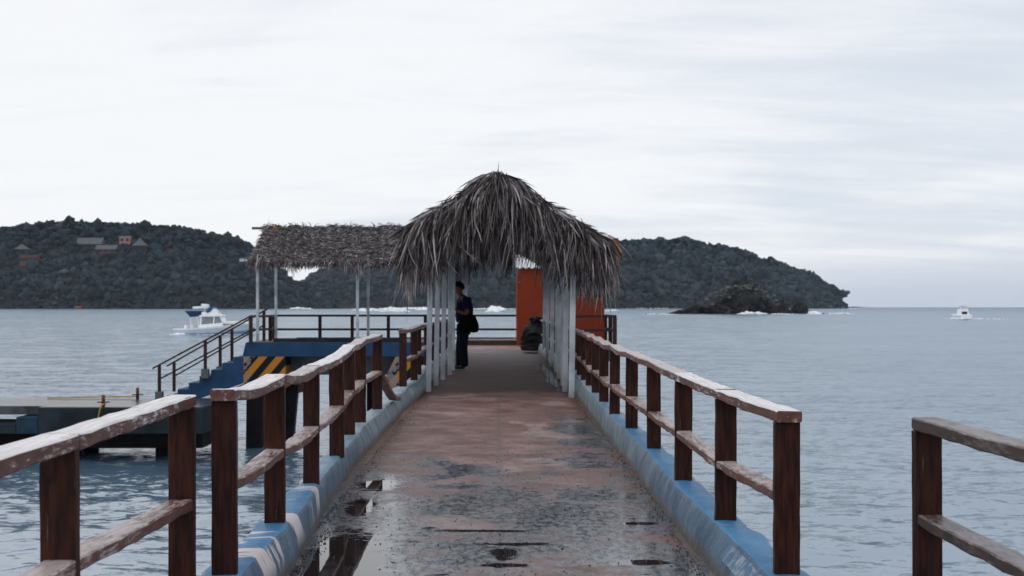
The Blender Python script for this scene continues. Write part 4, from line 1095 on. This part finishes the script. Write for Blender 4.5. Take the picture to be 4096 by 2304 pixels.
# ------------------------------------------------------------------ sea rocks
JV, JF = ico(5)
from mathutils import noise as mnoise
def sea_rock(px, py_top, py_base, wpx, label, seed, peaks):
    Yk = 5.1 * F / (py_base - HY); s = Yk / F; x0 = X_(px, Yk)
    h = (py_base - py_top) * s; w = wpx * s / 2
    Vv = []
    for v in JV:
        d = Vector(v); q = Vector((d.x * 2.0 + seed, d.y * 2 + seed * .7, d.z * 2))
        ns = 1 + .40 * mnoise.fractal(q, 1.0, 2.2, 4) + .34 * abs(mnoise.noise(q * 3.7)) - .15 + .20 * mnoise.noise(q * 9) + .10 * mnoise.noise(q * 21)
        x = d.x * w; y = d.y * w * .6
        prof = sum(a * math.exp(-((d.x - c) / sg) ** 2) for c, a, sg in peaks)
        z = d.z * h * .8 * max(.12, prof)
        jag = 1 + .35 * mnoise.noise(Vector((x * .22, y * .22, seed)))
        Vv.append((x0 + x * ns, Yk + w * .5 + y * ns, -5.1 + z * ns * jag))
    o = obj('sea_rock', (np.array(Vv), JF), M['rock'], loc=(x0, Yk, -5.1))
    prop(o, label, 'rock', 'rocks rising from the sea on the right')
sea_rock(1865, 713, 790, 215, 'largest sea rock, a rounded pale-topped mass before the right headland', 3.1, [(-.1, 1.0, .5), (.35, .75, .35), (-.7, .4, .3)])
sea_rock(1720, 768, 790, 120, 'long low dark rock at the left end of the rock group', 7.7, [(0, .5, .5), (.5, 1, .4)])
sea_rock(1950, 748, 790, 100, 'jagged dark rock just right of the largest sea rock', 12.2, [(-.2, .7, .4), (.45, 1.0, .25)])
sea_rock(2010, 754, 789, 64, 'small rounded rock with a slanted top at the right end of the rock group', 18.4, [(.0, 1, .5), (.5, .5, .4)])
sea_rock(2060, 780, 789.5, 55, 'low sliver of rock lying right of the sea rock group', 24.4, [(-.4, 1, .4), (.3, .3, .4)])
sea_rock(2155, 770.3, 773.9, 66, 'flat reef off the tip of the right headland', 29.4, [(0, .8, .8)])
sea_rock(820, 750, 776.5, 120, 'brownish rocky point at the foot of the farther slope', 31.4, [(0, .9, .5), (-.5, .5, .3)])

# bright shrubs on top of the big rock
m = MB()
Vs = []; Fs = []; k = 0; Yk = 5.1 * F / 19
for i in range(260):
    px = random.gauss(1872, 42); py = 722 + ((px - 1868) / 60) ** 2 * 14 + random.uniform(-4, 22)
    if py > 768: continue
    s = random.uniform(.5, 1.5)
    v = IV * (1 + rng.normal(0, .2, (len(IV), 1))) * np.array([s, s, s * .7]) + np.array([X_(px, Yk + 6), Yk + 5 + random.uniform(-4, 8), Z_(py, Yk + 6)])
    Vs.append(v); Fs.append(IF + k); k += len(IV)
prop(obj('shrubs', (np.concatenate(Vs), np.concatenate(Fs)), mat_foliage('rock_shrubs', (.05, .055, .05), (.13, .135, .125), (.12, .12, .05), .3), loc=(X_(1865, Yk), Yk, -5.1)), 'pale scrub growing over the largest sea rock', kind='stuff')

# ------------------------------------------------------------------ breaking surf
Vs, Fs = [], []; k = 0
def surf(pxa, pxb, pyb, hpx, dens=1.0, seed=0, hump=1.0):
    global k
    Yk = 5.1 * F / (pyb - HY); s = Yk / F; rr = random.Random(seed + int(pxa))
    n = int((pxb - pxa) * dens)
    for i in range(n):
        px = rr.uniform(pxa, pxb); t = (px - pxa) / (pxb - pxa)
        e = math.sin(math.pi * t) ** .6
        sz = hpx * s * e * rr.uniform(.25, .6)
        v = IV * (1 + rng.normal(0, .2, (len(IV), 1))) * np.array([sz * rr.uniform(1.2, 2.6), sz * 2, sz]) + np.array([X_(px, Yk), Yk + rr.uniform(-.3, 1) * 12 * s * 4, -5.1 + rr.uniform(0, 1) ** 2 * hpx * s * e * hump * .7])
        Vs.append(v); Fs.append(IF + k); k += len(IV)
surf(545, 578, 776, 11, 1.6); surf(375, 417, 777, 4.5, 1); surf(0, 60, 776.5, 2, .5); surf(440, 640, 776.5, 2.2, .35); surf(722, 782, 778, 5, 1.2); surf(690, 900, 776.3, 2.2, .5)
surf(883, 958, 783, 7, 1.3); surf(940, 1030, 784.5, 10, 1.5); surf(975, 1100, 778, 5, 1); surf(1045, 1080, 780, 8, 1.4); surf(1226, 1270, 785.5, 13, 2.2)
surf(1160, 1305, 778, 3.2, .8); surf(1525, 1560, 783, 5, 1); surf(1620, 1710, 791.5, 3, .9); surf(1860, 1932, 790.8, 6.5, 1.5); surf(1935, 2010, 790.8, 3, .8)
surf(2040, 2066, 790.6, 7, 1.8); surf(2078, 2155, 790, 3, 1.2); surf(2130, 2190, 776, 1.6, .8); surf(100, 330, 776, 1.4, .3); surf(1560, 1720, 776.3, 1.6, .4)
surf(2392, 2412, 802.5, 3, 1.5); surf(2415, 2448, 803, 3.5, 1.5); surf(2450, 2475, 803, 3, 1.2); surf(2478, 2535, 803.5, 2.2, .7); surf(428, 465, 842.5, 4.5, 2.2); surf(455, 640, 842.5, 1.6, 1.0)
prop(obj('surf_foam', (np.concatenate(Vs), np.concatenate(Fs)), M['foam'], loc=(0, 800, -5.1), smooth=True), 'white breaking waves and wake foam on the sea', kind='stuff')

# ------------------------------------------------------------------ the sea
def sea():
    a = []; th = -180.0
    while th < 180:
        a.append(th); q = abs(th); th += .14 if q < 26 else (.5 if q < 45 else 3.0)
    th = np.radians(np.array(a)); nc = len(th)
    rad = [1.5]
    while rad[-1] < 9000:
        rr = rad[-1]; rad.append(rr * (1.0085 if 8 < rr < 900 else 1.02 if rr < 5000 else 1.08))
    rad = np.array(rad); nr = len(rad)
    Rr, Th = np.meshgrid(rad, th, indexing='ij')
    X = Rr * np.sin(Th); Y = Rr * np.cos(Th); Z = np.zeros_like(X)
    for i in range(90):
        lam = 10 ** rng.uniform(-.42, 1.0)
        ang = rng.normal(R(-100), .55); kx, ky = math.cos(ang) * 2 * math.pi / lam, math.sin(ang) * 2 * math.pi / lam
        amp = .0040 * min(lam, 1.2 + .10 * lam) ** .9
        fade = np.clip(lam / (Rr * .02) - .5, 0, 1)
        ph = kx * X + ky * Y + rng.uniform(0, 6.28) + .6 * np.sin(X * .07 + i) 
        Z += amp * fade * (np.sin(ph) + .35 * np.sin(2 * ph + 1.2))
    V = np.stack([X, Y, Z - 5.1], -1).reshape(-1, 3)
    idx = np.arange(nr * nc).reshape(nr, nc)
    nx = np.roll(idx, -1, 1)
    Q = np.stack([idx[:-1].ravel(), idx[1:].ravel(), nx[1:].ravel(), nx[:-1].ravel()], 1)
    c = len(V); V = np.concatenate([V, [[0, 0, -5.1]]])
    Q2 = np.stack([np.full(nc, c), idx[0], nx[0], nx[0]], 1)
    me_o = obj('sea', (V, Q), M['water'], loc=(0, 0, -5.1), smooth=True)
    prop(me_o, 'choppy grey blue sea reaching the horizon', kind='structure')
sea()

# ------------------------------------------------------------------ haze
def haze(density):
    m = MB(); m.box(-9600, 9600, -9600, 9600, -8.0, 110)
    k = NT('sea_haze')
    pv = k.n('ShaderNodeVolumePrincipled'); pv.inputs['Color'].default_value = (.80, .88, 1.0, 1); pv.inputs['Density'].default_value = density
    o = k.n('ShaderNodeOutputMaterial'); k.L.new(pv.outputs[0], o.inputs['Volume'])
    ob = obj('haze', m, k.m, loc=(0, 0, -8.0)); prop(ob, 'thin sea haze over the bay', kind='stuff')
haze(2.3e-5)

# ------------------------------------------------------------------ sky and light
SUN_EL, SUN_AZ = R(58), R(-155)          # azimuth from +Y towards +X
k = NT('World', world=True)
g = k.n('ShaderNodeTexCoord').outputs['Generated']
sx_, sy_, sz_ = k.sep(g)
sky = k.n('ShaderNodeTexSky'); sky.sky_type = 'NISHITA'; sky.sun_disc = False; sky.sun_elevation = SUN_EL; sky.sun_rotation = SUN_AZ
den = k.math('ADD', k.math('MAXIMUM', sz_, 0), .16)
cv = k.n('ShaderNodeCombineXYZ'); k.L.new(k.math('DIVIDE', sx_, den), cv.inputs[0]); k.L.new(k.math('DIVIDE', sy_, den), cv.inputs[1])
n1 = k.noise(cv.outputs[0], .62, 7, .55, (1.0, 1.9, 1), dist=.5)
n2 = k.noise(cv.outputs[0], 1.9, 6, .6, (.7, 2.3, 1), dist=.35)
cl = k.math('ADD', k.math('MULTIPLY', n1, .66), k.math('MULTIPLY', n2, .34))
lat = k.math('ADD', k.math('MULTIPLY', sx_, -.30), k.math('MULTIPLY', k.math('SUBTRACT', .12, k.math('ABSOLUTE', k.math('SUBTRACT', sz_, .13))), .55))
v = k.math('ADD', cl, lat)
f1 = k.smooth(v, .33, .60)
c = k.mix(f1, (7.3, 7.85, 8.7), (9.75, 9.88, 10.1))
thin = k.smooth(k.math('ADD', n2, k.math('MULTIPLY', n1, .25)), .68, .80)
c = k.mix(k.math('MULTIPLY', thin, .35), c, (9.2, 9.3, 9.4))
c = k.mix(k.smooth(sz_, .055, .0), c, k.mix(k.smooth(sx_, .06, .30), (9.6, 9.8, 10.1), (6.0, 6.7, 7.9)))
back = k.math('MULTIPLY', k.smooth(sy_, .1, -.6), .45)
c = k.mix(back, c, (8.6, 8.9, 9.4))
c = k.mix(.93, sky.outputs[0], c)
bg = k.n('ShaderNodeBackground'); k.L.new(c, bg.inputs[0]); bg.inputs[1].default_value = .1
ow = k.n('ShaderNodeOutputWorld'); k.L.new(bg.outputs[0], ow.inputs[0])
scene.world = k.m

ld = bpy.data.lights.new('sun', 'SUN'); ld.energy = .7; ld.angle = R(30); ld.color = (1, .98, .96)
lo = bpy.data.objects.new('sun', ld); COL.objects.link(lo)
d = Vector((math.sin(SUN_AZ) * math.cos(SUN_EL), math.cos(SUN_AZ) * math.cos(SUN_EL), math.sin(SUN_EL)))
lo.rotation_euler = d.to_track_quat('Z', 'Y').to_euler(); lo.location = (0, 0, 30)

cd = bpy.data.cameras.new('camera'); co = bpy.data.objects.new('camera', cd); COL.objects.link(co)
co.location = (0, 0, CZ); co.rotation_euler = (R(90), 0, 0)
cd.sensor_width = 36; cd.lens = 36 * F / 2576; cd.shift_x = (1288 - VX) / 2576; cd.shift_y = (HY - 724.5) / 2576
cd.clip_start = .05; cd.clip_end = 120000
cd.dof.use_dof = True; cd.dof.focus_distance = 8.2; cd.dof.aperture_fstop = 5.6
scene.camera = co
scene.view_settings.view_transform = 'Standard'; scene.view_settings.look = 'None'
scene.view_settings.exposure = 0; scene.view_settings.gamma = 1
scene.cycles.volume_bounces = 0
